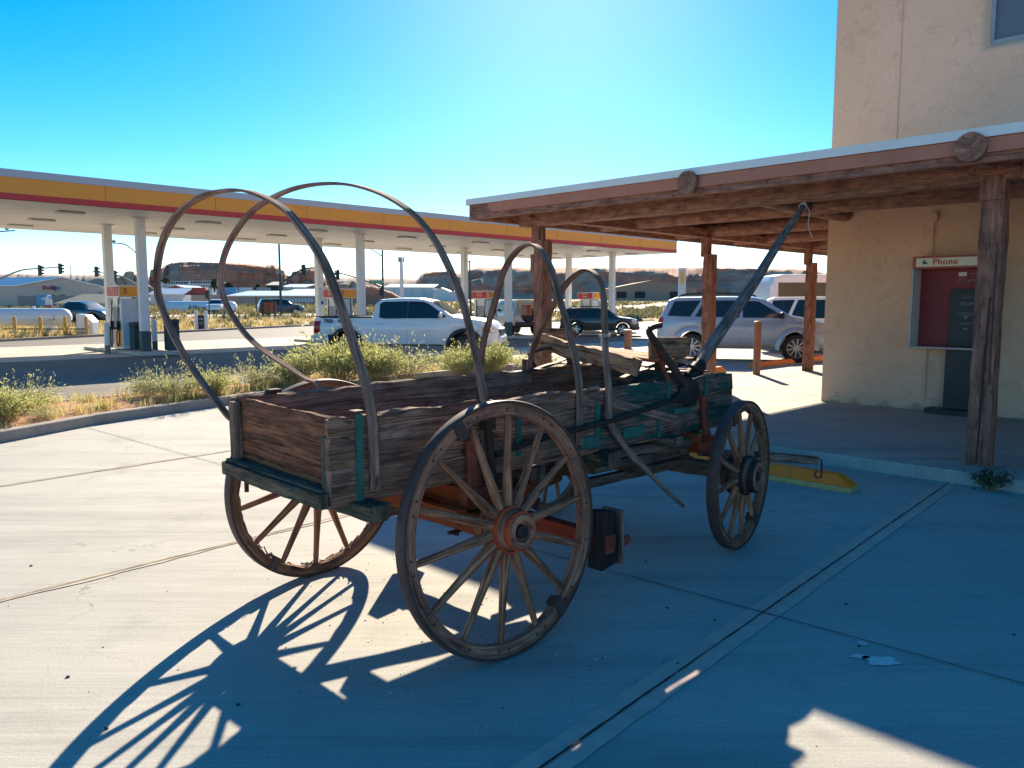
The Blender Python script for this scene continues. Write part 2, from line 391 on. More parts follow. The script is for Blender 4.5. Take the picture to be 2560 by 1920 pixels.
# pebbles and leaf scraps lying about
M['debris'] = paint('debris', (.07, .055, .045), .9)
b = MB()
def peb(p, r): b.ball(Vector(p) + UP * r * .4, r, 3, (1.2, .8, .5))
for px_, py_ in [(78, 1415), (170, 1693), (596, 1763), (266, 1822), (1668, 1521), (1694, 1660), (1787, 1551), (2115, 1511), (2148, 1617), (2535, 1588), (1615, 1405)]:
    a = (px_ - 1280) / F_PX; c = -(py_ - 960) / F_PX; d = -(-SP + c * CP); peb((a * EYE / d, (CP + c * SP) * EYE / d, 0), .009)
for i in range(240):
    if i < 150: p = (rn.gauss(-.35, .55), rn.gauss(3.9, .5), 0)
    else: p = (rn.uniform(-3, 3), rn.uniform(2.4, 8), 0)
    peb(p, rn.uniform(.0015, .0045))
tag(b.build('debris', M['debris']), kind='stuff', label='dark grit and leaf scraps scattered on the concrete')
# road beyond the verge
b = MB(); C_ = [(-110, 66), (-70, 73), (-54, 80), (-27, 87), (-9, 94), (8, 116), (17, 130), (30, 160), (52, 230), (70, 330)]
rows = []
for i, (x, y) in enumerate(C_):
    T = (Vector(C_[min(i + 1, len(C_) - 1)]) - Vector(C_[max(i - 1, 0)])).normalized(); S = Vector((-T.y, T.x)) * 4.2
    rows.append([(x - S.x, y - S.y, gz(y - S.y) + .06), (x, y, gz(y) + .10), (x + S.x, y + S.y, gz(y + S.y) + .06)])
M['road'] = paint('road_surface', (.36, .33, .30), .7, var=.1, scale=.4)
b.grid(rows); structure('road', b, M['road'])
# ---------------------------------------------------------------- farm wagon
WA = Vector((-.697, 3.99, 0)); WR = math.atan2(.7057, .7085)
M['w_side'] = wood('weathered_side_wood', (.08, .040, .030), (.42, .235, .165), paintc=(.012, .075, .07), pamt=.34)
M['w_front'] = wood('weathered_green_wood', (.06, .036, .03), (.31, .19, .14), paintc=(.012, .075, .068), pamt=.62)
M['w_brown'] = wood('brown_board_wood', (.05, .018, .011), (.36, .14, .07), grain=.6, crack=.5)
M['w_inner'] = wood('inner_board_wood', (.09, .058, .045), (.38, .24, .175), crack=.6)
M['w_grey'] = wood('grey_bow_wood', (.12, .068, .053), (.43, .265, .205), grain=.8)
M['w_spoke'] = wood('spoke_wood', (.13, .05, .03), (.58, .26, .145), paintc=(.06, .15, .15), pamt=.14)
M['w_rim'] = wood('rim_wood', (.15, .06, .04), (.54, .25, .16), crack=.8)
M['w_rim_old'] = wood('split_rim_wood', (.07, .033, .02), (.40, .205, .125), crack=.95)
M['w_orange'] = wood('orange_painted_wood', (.10, .045, .022), (.32, .16, .085), paintc=(.26, .055, .014), pamt=.8, crack=.6)
M['w_red'] = wood('red_painted_wood', (.07, .03, .02), (.2, .09, .06), paintc=(.24, .04, .02), pamt=.85)
M['w_dark'] = wood('dark_underframe_wood', (.05, .034, .027), (.23, .155, .12), crack=.7)
M['w_black'] = wood('blackened_block_wood', (.010, .009, .012), (.05, .035, .035))
M['w_gold'] = wood('splintered_plank_wood', (.07, .028, .015), (.56, .27, .13), grain=.5, crack=.9, pale=(.50, .33, .23))
M['w_teal'] = wood('teal_painted_wood', (.05, .04, .03), (.2, .15, .1), paintc=(.008, .036, .038), pamt=.52, crack=.5)
M['iron'] = paint('rusty_iron', (.075, .038, .028), .75, .3, .35, 18, dirt=(.11, .05, .03))
M['tyre_iron'] = paint('worn_tyre_iron', (.075, .042, .038), .65, .12, .25, 14, dirt=(.09, .05, .04))
M['iron_dark'] = paint('dark_iron', (.03, .022, .02), .7, .3, .3, 20)
M['iron_teal'] = paint('teal_painted_iron', (.012, .13, .11), .6, .0, .2, 20, dirt=(.09, .05, .035))
M['iron_red'] = paint('red_painted_iron', (.26, .055, .028), .65, .1, .3, 15, dirt=(.06, .03, .02))
M['orange'] = paint('orange_hub_paint', (.52, .062, .012), .6, 0, .25, 22, dirt=(.12, .05, .03))
M['rope'] = paint('cotton_rope', (.46, .42, .36), .9)
wagon = thing('farm_wagon', 'old wooden farm wagon with spoked wheels and bare bent cover bows', 'wagon', WA, WR)

def spoke_mesh(r0, r1, w0, w1, y0, y1):
    b = MB(); rows = []; K = 10
    for i in range(K + 1):
        s = i / K; r = r0 + (r1 - r0) * s; y = y0 + (y1 - y0) * s
        w = w0 + (w1 - w0) * min(1, s * 1.35); d = w * (1.15 if s < .4 else 1.0)
        if i == K: w *= .8; d *= .8
        rows.append([Vector((r, y + math.sin(a) * d / 2, math.cos(a) * w / 2)) for a in [2 * math.pi * k / 10 for k in range(10)]])
    b.grid(rows, closed_u=True, uvf=lambda i, j: (i / K * (r1 - r0), j / 10 * .12)); b.face(list(reversed(rows[0]))); b.face(rows[-1])
    return b
def make_wheel(R, ns, loc, toe, camber, flip, phase, rim_mat, hub_paint, worn=0, tw=.062, rd=.062, th=.014, hub=(.102, .09, .082), seed=0):
    """rim is the part; tyre, hub and every spoke hang below it; outward is -y"""
    rn = random.Random(seed)
    b = MB(); K = 112; Ri, Ro = R - th - rd, R - th; y0, y1 = .006, tw - .004; rows = []
    for k in range(K):
        a = 2 * math.pi * k / K; jag = 0; tear = 0
        if worn: jag = max(0, mnoise.noise(Vector((a * 6, 1.3, seed))) * .02 * worn) + max(0, mnoise.noise(Vector((a * 23, 4.3, seed))) * .012 * worn)
        gap = .004 if (k % (K // (ns // 2))) == 0 else 0
        ja = mnoise.noise(Vector((a * 9, 7.7, seed))) * .0015
        d = Vector((math.cos(a), 0, math.sin(a)))
        q0 = [(Ri + jag + ja + .008, y0 + .002), (Ri + .004 + jag, y0 + .012), (Ri + .004 + jag, y1 - .012), (Ri + jag + ja + .008, y1 - .002), (Ro - gap, y1), (Ro, y1), (Ro, y0), (Ro - gap - .004, y0 + gap)]
        rows.append([d * r + Vector((0, y, 0)) for r, y in q0])
    per = [0, .02, .04, .06, .11, .12, .18, .20, .24]
    b.grid(rows, closed_u=True, closed_v=True, uvf=lambda i, j: (i / K * 6.28 * R, per[j]))
    if worn:      # splinters standing off the rotten felloe
        for k in range(26):
            a = rn.uniform(-2.3, -.5); d = Vector((math.cos(a), 0, math.sin(a))); t_ = Vector((-math.sin(a), 0, math.cos(a)))
            p = d * (Ri + .012) + Vector((0, rn.uniform(y0, y1), 0)); L = rn.uniform(.02, .075)
            b.bar(p, p + t_ * L * rn.choice((-1, 1)) * .9 - d * L * rn.uniform(.15, .5), .004, .006)
    wheel = b.build('wheel', rim_mat, wagon, smooth=35)
    wheel.location = loc
    wheel.rotation_euler = (Matrix.Rotation(toe, 3, 'Z') @ Matrix.Rotation(camber, 3, 'X') @ Matrix.Rotation(math.pi if flip else 0, 3, 'Z')).to_euler()
    b = MB(); prof = [(R - th, 0), (R - .002, 0), (R, .003), (R, tw - .003), (R - .002, tw), (R - th, tw), (R - th, 0)]
    b.lathe(prof, (0, 0, 0), (0, 1, 0), 96)
    for k in range(ns):
        for s in (-1, 1):
            a = phase + 2 * math.pi * k / ns + s * .055; p = Vector((math.cos(a), 0, math.sin(a))) * (R - th - rd * .45)
            b.lathe([(0, y0 - .005), (.005, y0 - .004), (.007, y0 + .004)], p, (0, 1, 0), 8)
    for a in (2.05, -.95):        # iron clips clamped round the felloe
        d = Vector((math.cos(a), 0, math.sin(a))); t_ = Vector((-math.sin(a), 0, math.cos(a)))
        b.box(d * (R - th - rd * .5) + Vector((0, tw / 2, 0)), (.055, tw + .008, rd + .02), (t_, Vector((0, 1, 0)), d))
    b.build('tyre', M['tyre_iron'], wheel, smooth=35)
    h0, h1, h2 = hub; b = MB(); b.mi = 0
    b.lathe([(0, .16), (h1 * .8, .16), (h1, .13), (h0, .085), (h0 * 1.05, .03), (h0 * 1.02, -.01), (h0 * .97, -.02), (h1, -.045), (h2, -.06), (h2, -.092)], (0, 0, 0), (0, 1, 0), 32)
    b.mi = 1
    b.lathe([(h0 * 1.0, -.026), (h0 * 1.08, -.025), (h0 * 1.08, .0), (h0 * 1.0, .001)], (0, 0, 0), (0, 1, 0), 32)
    b.lathe([(h0 * 1.0, .068), (h0 * 1.09, .069), (h0 * 1.09, .09), (h0 * 1.0, .091)], (0, 0, 0), (0, 1, 0), 32)
    b.lathe([(h2, -.058), (h2 * 1.12, -.057), (h2 * 1.12, -.085), (h2, -.087)], (0, 0, 0), (0, 1, 0), 32)
    b.mi = 2
    b.lathe([(h2 * .99, -.091), (h2 * .94, -.098), (h2 * .62, -.096), (h2 * .60, -.07), (0, -.07)], (0, 0, 0), (0, 1, 0), 32)
    b.mi = 3
    b.lathe([(0, -.10), (.02, -.10), (.032, -.092), (.034, -.06)], (0, 0, 0), (0, 1, 0), 10)
    b.build('hub', [M['w_dark'] if not hub_paint else M['w_spoke'], M['orange'] if hub_paint else M['iron_dark'], M['w_rim'], M['iron_dark']], wheel, smooth=30)
    sm = None
    for k in range(ns):
        if sm is None:
            s = spoke_mesh(h0 * .7, R - th - rd + .012, .0335 * (1 + R), .021 * (1 + R), .018, .034).build('spoke', M['w_spoke'], wheel, smooth=40); sm = s
        else:
            s = sm.copy(); COL.objects.link(s)
        s.rotation_euler = (0, -(phase + 2 * math.pi * k / ns), 0)
    return wheel
def wpos(u, v, cam, R): return (u, v + .0, R * math.cos(cam))
# near wheels face -v, far wheels face +v (local outward is -y, so the far ones are turned round)
make_wheel(.602, 14, (.171, -.797, .600), -.0165, -.083, False, .10, M['w_rim'], True, seed=1)
make_wheel(.602, 14, (.125, .812, .600), .05, .06, True, .28, M['w_rim_old'], True, worn=1, seed=2)
make_wheel(.50, 12, (2.424, -.774, .4995), .15, 0, False, .12, M['w_rim_old'], False, tw=.068, rd=.06, hub=(.125, .11, .10), seed=3)
make_wheel(.50, 12, (2.20, .80, .4995), .15, 0, True, .3, M['w_rim_old'], False, tw=.068, rd=.06, hub=(.125, .11, .10), seed=4)

# box: planks of the near side, far side, floor, end gate
VN, VF, U0, U1 = -.505, .415, -.60, 2.66
tops = lambda u: 1.172 - .012 * u / 2.6
for i, (z0, z1, m, tr, sd) in enumerate([(1.089, 1.170, 'w_side', .016, 11), (.952, 1.090, 'w_side', .003, 12), (.80, .953, 'w_side', .003, 13)]):
    b = MB(); b.plank((U0, VN, (z0 + z1) / 2), (1.18, VN, (z0 + z1) / 2 - .004), z1 - z0, .026, seg=70, rough=.003, seed=sd, ragged=(.035, .0), top_rough=tr); b.build('side_plank', M['w_side'], wagon, smooth=40)
for i, (z0, z1, tr, sd) in enumerate([(1.046, 1.160, .014, 14), (.926, 1.047, .003, 15), (.80, .927, .004, 16)]):
    b = MB(); b.plank((1.186, VN, (z0 + z1) / 2), (U1, VN, (z0 + z1) / 2 - .006), z1 - z0, .026, seg=60, rough=.0035, seed=sd, ragged=(0, .06), top_rough=tr); b.build('side_plank', M['w_front'], wagon, smooth=40)
for z0, z1, tr, sd in [(.975, 1.185, .014, 17), (.80, .977, .003, 18)]:
    b = MB(); b.plank((U0 + .01, VF, (z0 + z1) / 2), (U1 - .05, VF + .0, (z0 + z1) / 2 + .008), z1 - z0, .026, seg=80, rough=.005, seed=sd, ragged=(.02, .05), top_rough=tr); b.build('side_plank', M['w_inner'], wagon, smooth=40)
b = MB()
for k in range(6): b.plank((U0 + .0, VN + .09 + k * .15, .79), (U1 - .05, VN + .09 + k * .15, .79), .146, .022, up=(0, 1, 0), seg=20, rough=.004, seed=30 + k)
b.build('floor', M['w_inner'], wagon, smooth=40)
b = MB(); b.plank((-.555, VF - .02, 1.015), (-.555, VN + .02, 1.0), .335, .028, seg=30, rough=.006, seed=21); b.build('end_gate', M['w_brown'], wagon, smooth=40)
b = MB(); b.plank((2.56, VF - .02, .98), (2.56, VN + .02, .98), .32, .028, seg=30, rough=.012, seed=22); b.build('front_board', M['w_front'], wagon, smooth=40)
for v, sd in ((VF - .055, 23),):
    b = MB(); b.plank((-.592, v, .835), (-.592, v, 1.165), .05, .04, up=(0, 1, 0), seg=10, rough=.004, seed=sd); b.build('end_cleat', M['w_inner'], wagon, smooth=40)
b = MB(); b.plank((-.592, VN + .03, .835), (-.592, VN + .03, 1.09), .035, .03, up=(0, 1, 0), seg=10, rough=.003, seed=25); b.build('end_cleat', M['w_front'], wagon, smooth=40)
# rear sill with its lip, cross sills and blocks
b = MB(); b.plank((-.632, VF - .02, .836), (-.632, VN + .0, .822), .066, .045, seg=24, rough=.006, seed=41); b.build('rear_sill', M['w_teal'], wagon, smooth=40)
b = MB(); b.plank((-.60, VF - .03, .876), (-.60, VN + .02, .862), .075, .012, up=(1, 0, 0), seg=20, rough=.003, seed=42); b.build('sill_lip', M['w_teal'], wagon, smooth=40)
b = MB(); b.plank((-.44, VF + .08, .765), (-.44, VN - .13, .765), .07, .11, seg=20, rough=.008, seed=43, ragged=(.02, .03)); b.build('cross_sill', M['w_teal'], wagon, smooth=40)
for u, v1, z, w_, m, sd in [(1.22, -.60, .752, .085, 'w_teal', 44), (1.88, -.60, .768, .065, 'w_teal', 45), (.62, -.56, .755, .07, 'w_dark', 46), (2.2, -.57, .755, .07, 'w_orange', 47)]:
    b = MB(); b.plank((u, VF + .07, z), (u, v1, z), w_, .11, seg=16, rough=.005, seed=sd); b.build('cross_sill', M[m], wagon, smooth=40)
# straps
def strapv(u, z0, z1, m='iron_teal', w=.036, v=VN - .019):
    b = MB(); b.strap([(u, v, z0 + (z1 - z0) * k / 6) for k in range(7)], w, (1, 0, 0), .006)
    for k in (.15, .5, .85): b.lathe([(0, .008), (.008, .007), (.011, 0)], (u, v - .002, z0 + (z1 - z0) * k), (0, -1, 0), 8)
    return b.build('iron_strap', M[m], wagon)
strapv(-.46, .80, 1.178)
b = MB(); b.box((-.462, VN - .004, 1.188), (.05, .05, .012)); b.build('strap_cap', M['iron'], wagon, bevel=.003)
b = MB(); b.box((-.36, VF - .01, 1.196), (.07, .05, .02)); b.build('strap_cap', M['iron_dark'], wagon, bevel=.003)
strapv(.51, .86, 1.10); strapv(1.155, .84, 1.11); strapv(1.77, .81, 1.02, w=.034); strapv(1.87, 1.0, 1.16, w=.034); strapv(2.32, 1.0, 1.15, w=.034)
for (ua, ub, za, zb) in [(1.0, 1.17, .825, .895), (1.39, 1.60, .842, .905), (1.93, 2.12, .932, .972)]:
    b = MB(); b.box(((ua + ub) / 2, VN - .024, (za + zb) / 2), (ub - ua, .012, zb - za)); b.build('iron_bracket', M['iron_teal'], wagon, bevel=.004)
# bows: one bent hickory strip each
BOWS = [
 [(-.585, .425, 1.075), (-.597, .438, 1.09), (-.613, .496, 1.143), (-.631, .582, 1.212), (-.652, .682, 1.298), (-.673, .783, 1.404), (-.692, .872, 1.522), (-.706, .941, 1.641), (-.712, .969, 1.736), (-.709, .953, 1.855), (-.698, .901, 1.971), (-.677, .803, 2.074), (-.648, .664, 2.147), (-.615, .508, 2.183), (-.579, .336, 2.188), (-.55, .197, 2.167), (-.52, .054, 2.116), (-.5, -.041, 2.065), (-.483, -.122, 1.992), (-.466, -.202, 1.909), (-.452, -.269, 1.821), (-.44, -.325, 1.714), (-.43, -.375, 1.6), (-.419, -.424, 1.488), (-.41, -.469, 1.376), (-.402, -.504, 1.279), (-.399, -.527, 1.181), (-.397, -.538, 1.075), (-.395, -.540, .84)],
 [(-.084, .41, 1.0), (-.084, .425, 1.2), (-.115, .492, 1.232), (-.161, .617, 1.299), (-.209, .745, 1.368), (-.257, .875, 1.457), (-.293, .972, 1.566), (-.317, 1.036, 1.677), (-.324, 1.054, 1.798), (-.313, 1.026, 1.908), (-.29, .963, 2.015), (-.246, .846, 2.136), (-.197, .712, 2.208), (-.141, .562, 2.256), (-.084, .408, 2.274), (-.029, .26, 2.268), (.018, .135, 2.243), (.066, .005, 2.196), (.109, -.112, 2.129), (.142, -.2, 2.053), (.171, -.278, 1.954), (.193, -.337, 1.849), (.212, -.388, 1.737), (.226, -.425, 1.634), (.238, -.459, 1.515), (.249, -.487, 1.395), (.257, -.512, 1.276), (.261, -.530, 1.172), (.262, -.536, 1.0), (.262, -.536, .85)],
 [(1.081, .40, 1.0), (1.081, .40, 1.212), (1.08, .383, 1.265), (1.078, .364, 1.363), (1.072, .314, 1.491), (1.064, .241, 1.63), (1.059, .193, 1.744), (1.052, .135, 1.849), (1.044, .056, 1.93), (1.035, -.021, 1.975), (1.027, -.096, 1.99), (1.018, -.169, 1.976), (1.011, -.231, 1.93), (1.005, -.292, 1.848), (1.0, -.332, 1.769), (.996, -.372, 1.658), (.989, -.43, 1.542), (.985, -.469, 1.433), (.982, -.503, 1.338), (.979, -.530, 1.21), (.979, -.538, 1.113), (.98, -.538, .989), (.98, -.538, .86)],
 [(1.55, .40, 1.1), (1.546, .39, 1.224), (1.53, .342, 1.346), (1.503, .264, 1.443), (1.472, .173, 1.538), (1.438, .071, 1.644), (1.405, -.027, 1.732), (1.373, -.121, 1.794), (1.342, -.213, 1.83), (1.317, -.288, 1.844), (1.292, -.362, 1.831), (1.271, -.423, 1.792), (1.259, -.459, 1.738), (1.25, -.484, 1.658), (1.248, -.492, 1.558), (1.245, -.5, 1.459), (1.243, -.51, 1.325), (1.241, -.53, 1.191), (1.225, -.548, 1.09), (1.21, -.56, 1.01), (1.246, -.562, .934), (1.324, -.565, .845), (1.423, -.565, .751), (1.55, -.56, .657), (1.71, -.56, .539), (1.864, -.56, .425), (2.02, -.56, .318)]]
def catmull(P, k=4):
    P = [Vector(p) for p in P]; out = []
    for i in range(len(P) - 1):
        a, b_, c, d_ = P[max(i - 1, 0)], P[i], P[i + 1], P[min(i + 2, len(P) - 1)]
        for s in range(k):
            t_ = s / k; out.append(.5 * ((2 * b_) + (c - a) * t_ + (2 * a - 5 * b_ + 4 * c - d_) * t_ * t_ + (3 * b_ - a - 3 * c + d_) * t_ ** 3))
    return out + [P[-1]]
for bi, P in enumerate(BOWS):
    p = catmull(P, 3); n_ = len(p)
    wd = [(.032 + .016 * i / n_ if bi == 0 else .030 + .014 * i / n_ if bi == 1 else .046) for i in range(n_)]
    if bi == 3:
        for i in range(n_):
            s = i / n_
            if s > .74: wd[i] = .05 - (s - .74) / .26 * .032
    b = MB(); b.strap(p, wd, (1, 0, 0), .0135, .05, bi)
    b.build('bow', M['w_grey'], wagon, smooth=40)
b = MB()
for k in range(3): b.lathe([(.031, 0), (.036, .003), (.031, .006)], (1.246, -.497, 1.452 + k * .007), (0, .1, 1), 14)
b.tube([(1.215, -.50, 1.45), (1.20, -.51, 1.42), (1.205, -.51, 1.40)], .007, 6); b.build('cord', M['rope'], wagon, smooth=60)
# axles, bolsters, reach, hounds, brake
b = MB(); b.plank((.165, -.70, .60), (.135, .70, .60), .11, .10, seg=20, rough=.004, seed=51); b.build('rear_axle', M['w_orange'], wagon, smooth=40)
b = MB(); b.plank((.165, -.60, .715), (.145, .58, .715), .10, .11, seg=20, rough=.005, seed=52); b.build('rear_bolster', M['w_orange'], wagon, smooth=40)
b = MB(); b.plank((.02, -.64, .655), (.02, .62, .655), .075, .06, seg=16, rough=.004, seed=50); b.build('rear_hound', M['w_orange'], wagon, smooth=40)
b = MB(); b.plank((2.31, -.66, .53), (2.22, .66, .53), .10, .10, seg=16, rough=.005, seed=53); b.build('front_axle', M['w_dark'], wagon, smooth=40)
b = MB(); b.plank((2.27, -.60, .70), (2.23, .60, .70), .12, .12, seg=16, rough=.005, seed=54); b.build('front_bolster', M['w_red'], wagon, smooth=40)
b = MB(); b.plank((-.1, -.02, .575), (2.5, -.02, .575), .075, .075, seg=30, rough=.005, seed=55); b.build('reach_pole', M['w_dark'], wagon, smooth=40)
for v0, v1, z, sd in ((-.5, -.10, .60, 56), (.5, .10, .60, 57)):
    b = MB(); b.plank((.25, v0 * .9, z), (1.3, v1, z - .03), .07, .05, seg=16, rough=.004, seed=sd); b.build('hound', M['w_orange'], wagon, smooth=40)
for v0, v1, z, sd, u0, u1 in ((-.40, -.44, .66, 58, 1.25, 2.3), (-.30, -.36, .545, 59, 1.30, 2.4), (.34, .30, .62, 60, 1.3, 2.3), (-.36, -.50, .725, 64, 1.25, 2.15)):
    b = MB(); b.plank((u0, v0, z), (u1, v1, z), .06, .06, seg=16, rough=.004, seed=sd); b.build('hound', M['w_dark'], wagon, smooth=40)
b = MB(); b.plank((1.70, -.50, .60), (1.70, .45, .60), .06, .07, seg=12, rough=.004, seed=61); b.build('sway_bar', M['w_dark'], wagon, smooth=40)
b = MB(); b.plank((.86, -.86, .39), (.86, .80, .41), .10, .08, seg=20, rough=.005, seed=62); b.build('brake_beam', M['w_red'], wagon, smooth=40)
for v in (-.80, .76):
    b = MB(); b.prism([(.80, v - .05, .25), (.80, v - .05, .57), (.92, v - .05, .55), (.94, v - .05, .27)], (0, .10, 0)); b.mi = 1
    b.box((.955, v, .405), (.022, .14, .30)); b.build('brake_shoe', [M['w_black'], M['w_inner']], wagon, bevel=.008)
b = MB(); b.tube([(.95, -.79, .37), (1.02, -.80, .345), (1.09, -.80, .36)], [.028, .03, .022], 8); b.build('brake_pin', M['iron_red'], wagon, smooth=50)
b = MB(); b.tube([(.30, -.57, .905), (.6, -.56, .935), (.94, -.56, .955), (1.3, -.565, .978), (1.52, -.565, 1.0), (1.96, -.56, 1.045)], .016, 8); b.build('brake_rod', M['iron_dark'], wagon, smooth=50)
b = MB(); lev = catmull([(2.13, -.55, 1.03), (2.07, -.56, 1.07), (1.96, -.56, 1.16), (1.83, -.56, 1.27), (1.72, -.56, 1.36), (1.64, -.56, 1.43), (1.595, -.56, 1.475), (1.615, -.56, 1.50), (1.72, -.56, 1.515)], 3)
b.strap(lev, [.055 - .025 * i / len(lev) for i in range(len(lev))], (.65, 0, .75), .022); b.build('brake_lever', M['iron'], wagon, smooth=40)
b = MB(); b.strap(catmull([(1.86, -.53, 1.16), (1.80, -.53, 1.24), (1.74, -.53, 1.33), (1.70, -.53, 1.37)], 3), .025, (.65, 0, .75), .012); b.build('lever_ratchet', M['iron_red'], wagon, smooth=40)
b = MB(); b.ball((2.08, -.545, 1.07), .115, 6, (1.0, .3, .85)); b.ball((2.0, -.55, 1.04), .08, 5, (1.3, .3, .5)); b.bar((2.0, -.545, 1.10), (2.16, -.545, 1.02), .03, .10); b.build('ratchet_plate', M['iron_dark'], wagon, smooth=30)
# red stakes of the bolsters
for u, z0, z1, m in ((.16, .72, .99, 'iron_red'), (2.27, .70, 1.03, 'iron_red')):
    b = MB(); b.strap([(u, -.575, z0), (u, -.56, z0 + .1), (u, -.545, z1 - .1), (u, -.54, z1)], [.10, .06, .05, .055], (1, 0, 0), .03); b.box((u, -.58, z0), (.17, .05, .06)); b.build('bolster_stake', M[m], wagon, bevel=.006)
b = MB(); b.tube([(.27, -.60, .70), (.26, -.585, .85), (.25, -.57, 1.06)], .02, 8); b.box((.25, -.57, 1.07), (.06, .05, .07)); b.tube([(.20, -.59, .80), (.30, -.60, .80), (.36, -.60, .74)], .02, 8)
b.build('brake_hanger', M['iron_dark'], wagon, smooth=40)
for v in (-.48, .48):
    b = MB(); b.tube([(.12, v, .53), (.12, v, .78)], .009, 6); b.box((.12, v, .535), (.10, .02, .014)); b.lathe([(0, 0), (.014, 0), (.014, .02), (0, .02)], (.12, v, .515), (0, 0, 1), 6); b.build('axle_bolt', M['iron'], wagon, smooth=40)
b = MB(); b.tube([(-.60, .25, .73), (-.60, .25, .80)], .012, 6)
b.build('sill_bolt', M['iron'], wagon, smooth=40)
# spring seat
b = MB(); b.plank((1.70, .43, 1.375), (1.53, -.50, 1.262), .105, .085, seg=34, rough=.014, seed=71, ragged=(.03, .05), up=(.2, 0, 1)); b.build('seat_back', M['w_gold'], wagon, smooth=40)
for k, (u, z) in enumerate(((1.93, 1.298), (2.07, 1.297), (2.20, 1.296))):
    b = MB(); b.plank((u + .03, .42, z + .02), (u, -.47, z - .025), .125, .022, up=(1, 0, 0), seg=20, rough=.006, seed=72 + k, ragged=(.02, .03)); b.build('seat_board', M['w_gold'], wagon, smooth=40)
for v, u0, u1, z0, z1, sd in ((-.46, 1.76, 2.22, 1.29, 1.435, 75), (.40, 1.72, 2.06, 1.37, 1.475, 76)):
    b = MB(); pts = []
    for (u, z) in [(u0 + .01, z0), (u1 - .05, z0 - .005), (u1, z0 + .05), (u1, z1 - .06), (u1 - .04, z1 - .012), (u0 + .03, z1), (u0, z1 - .03)]: pts.append((u, v, z))
    b.prism(pts, (0, .028, 0)); b.build('seat_end', M['w_gold'], wagon, bevel=.008)
b = MB()
for v in (-.40, .36):
    b.strap(catmull([(1.55, v, 1.185), (1.70, v, 1.21), (1.9, v, 1.25), (2.1, v, 1.255), (2.3, v, 1.215), (2.45, v, 1.18)], 4), .04, (0, 1, 0), .008)
    b.strap(catmull([(1.50, v, 1.18), (1.75, v, 1.225), (2.0, v, 1.205), (2.25, v, 1.23), (2.5, v, 1.175)], 4), .04, (0, 1, 0), .008)
    b.bar((1.95, v, 1.21), (1.95, v, 1.28), .05, .05)
b.strap([(1.50, -.5, 1.19), (1.52, 0, 1.195), (1.56, .43, 1.20)], .035, (1, 0, 0), .01); b.strap([(2.42, -.47, 1.18), (2.42, .43, 1.19)], .035, (1, 0, 0), .01)
b.tube([(1.62, .40, 1.20), (1.56, .42, 1.30), (1.60, .30, 1.34), (1.72, .1, 1.36)], .012, 6); b.box((1.56, .42, 1.22), (.07, .05, .09))
b.build('seat_spring', M['iron'], wagon, smooth=40)
b = MB(); b.plank((1.08, -.525, 1.125), (1.95, -.53, .90), .05, .008, up=(0.2, 0, 1), seg=24, rough=.002, seed=77); b.build('loose_slat', M['w_grey'], wagon, smooth=40)
# singletree hung from the front hounds
b = MB(); p = [Vector((2.55, -.33, .58)), Vector((2.85, -.60, .545)), Vector((3.19, -.93, .505))]
b.tube([p[0], p[1], p[2]], [.028, .036, .024], 10, oval=.8); b.build('singletree', M['w_inner'], wagon, smooth=50)
b = MB(); e = p[2]; dd = (p[2] - p[1]).normalized()
b.strap([p[1] + UP * .034, p[2] + UP * .03, e + dd * .03 + UP * .01, e + dd * .035 - UP * .03], .022, lambda i: dd.cross(UP), .007)
b.tube(catmull([e + dd * .03 - UP * .02, e + dd * .035 - UP * .08, e + dd * .03 - UP * .115, e + dd * .0 - UP * .12, e - dd * .015 - UP * .095, e - UP * .07], 3), .007, 6); b.build('trace_hook', M['iron'], wagon, smooth=50)
b = MB(); b.plank((2.45, -.30, .545), (2.62, .45, .545), .06, .06, seg=10, rough=.004, seed=79); b.build('doubletree', M['w_dark'], wagon, smooth=40)
b = MB(); b.strap([(2.6, -.3, 1.165), (2.3, -.35, 1.175), (2.05, -.45, 1.20)], .05, (0, 1, 0), .012); b.build('foot_iron', M['iron'], wagon)

# the long draught pole leans from the box against the porch beam
pole = thing('wagon_tongue', 'long grey wooden wagon pole leaning from the wagon box up to the porch beam', 'wagon pole', (1.30, 5.42, 1.16))
b = MB(); p0, p1 = Vector((1.24, 5.38, 1.13)), Vector((3.13, 8.5, 2.70))
b.tube([p0.lerp(p1, k / 12) + Vector((0, 0, .012 * math.sin(k * .9))) for k in range(13)], [.036, .042, .045, .045, .045, .044, .043, .041, .039, .037, .034, .031, .027], 12, jit=.03, seed=3)
world_child(b.build('shaft', M['w_grey'], smooth=50), pole)
b = MB(); b.tube([p0 + Vector((-.06, -.05, -.02)), p0, p0.lerp(p1, .05)], [.03, .055, .052], 10, jit=.1); b.tube(catmull([p0, p0 + Vector((-.10, -.06, .0)), p0 + Vector((-.2, -.1, -.03)), p0 + Vector((-.28, -.13, -.02))], 3), .014, 6)
world_child(b.build('pole_iron', M['iron_dark'], smooth=50), pole)
b = MB(); q = p1
for k in range(4): b.lathe([(.036, 0), (.042, .005), (.036, .01)], q - (p1 - p0).normalized() * (.08 + k * .012), p1 - p0, 12)
b.tube(catmull([q, q + Vector((.02, .02, .08)), q + Vector((.06, .05, .16)), q + Vector((.08, .1, .25))], 3), .007, 6)
b.tube(catmull([q, q + Vector((.05, -.02, -.08)), q + Vector((.04, -.02, -.22)), q + Vector((.09, -.02, -.36))], 3), .006, 6)
b.tube(catmull([q + Vector((.06, .05, .16)), q + Vector((.25, -.2, .10)), q + Vector((.5, -.45, .16))], 3), .006, 6)
world_child(b.build('rope', M['rope'], smooth=50), pole)
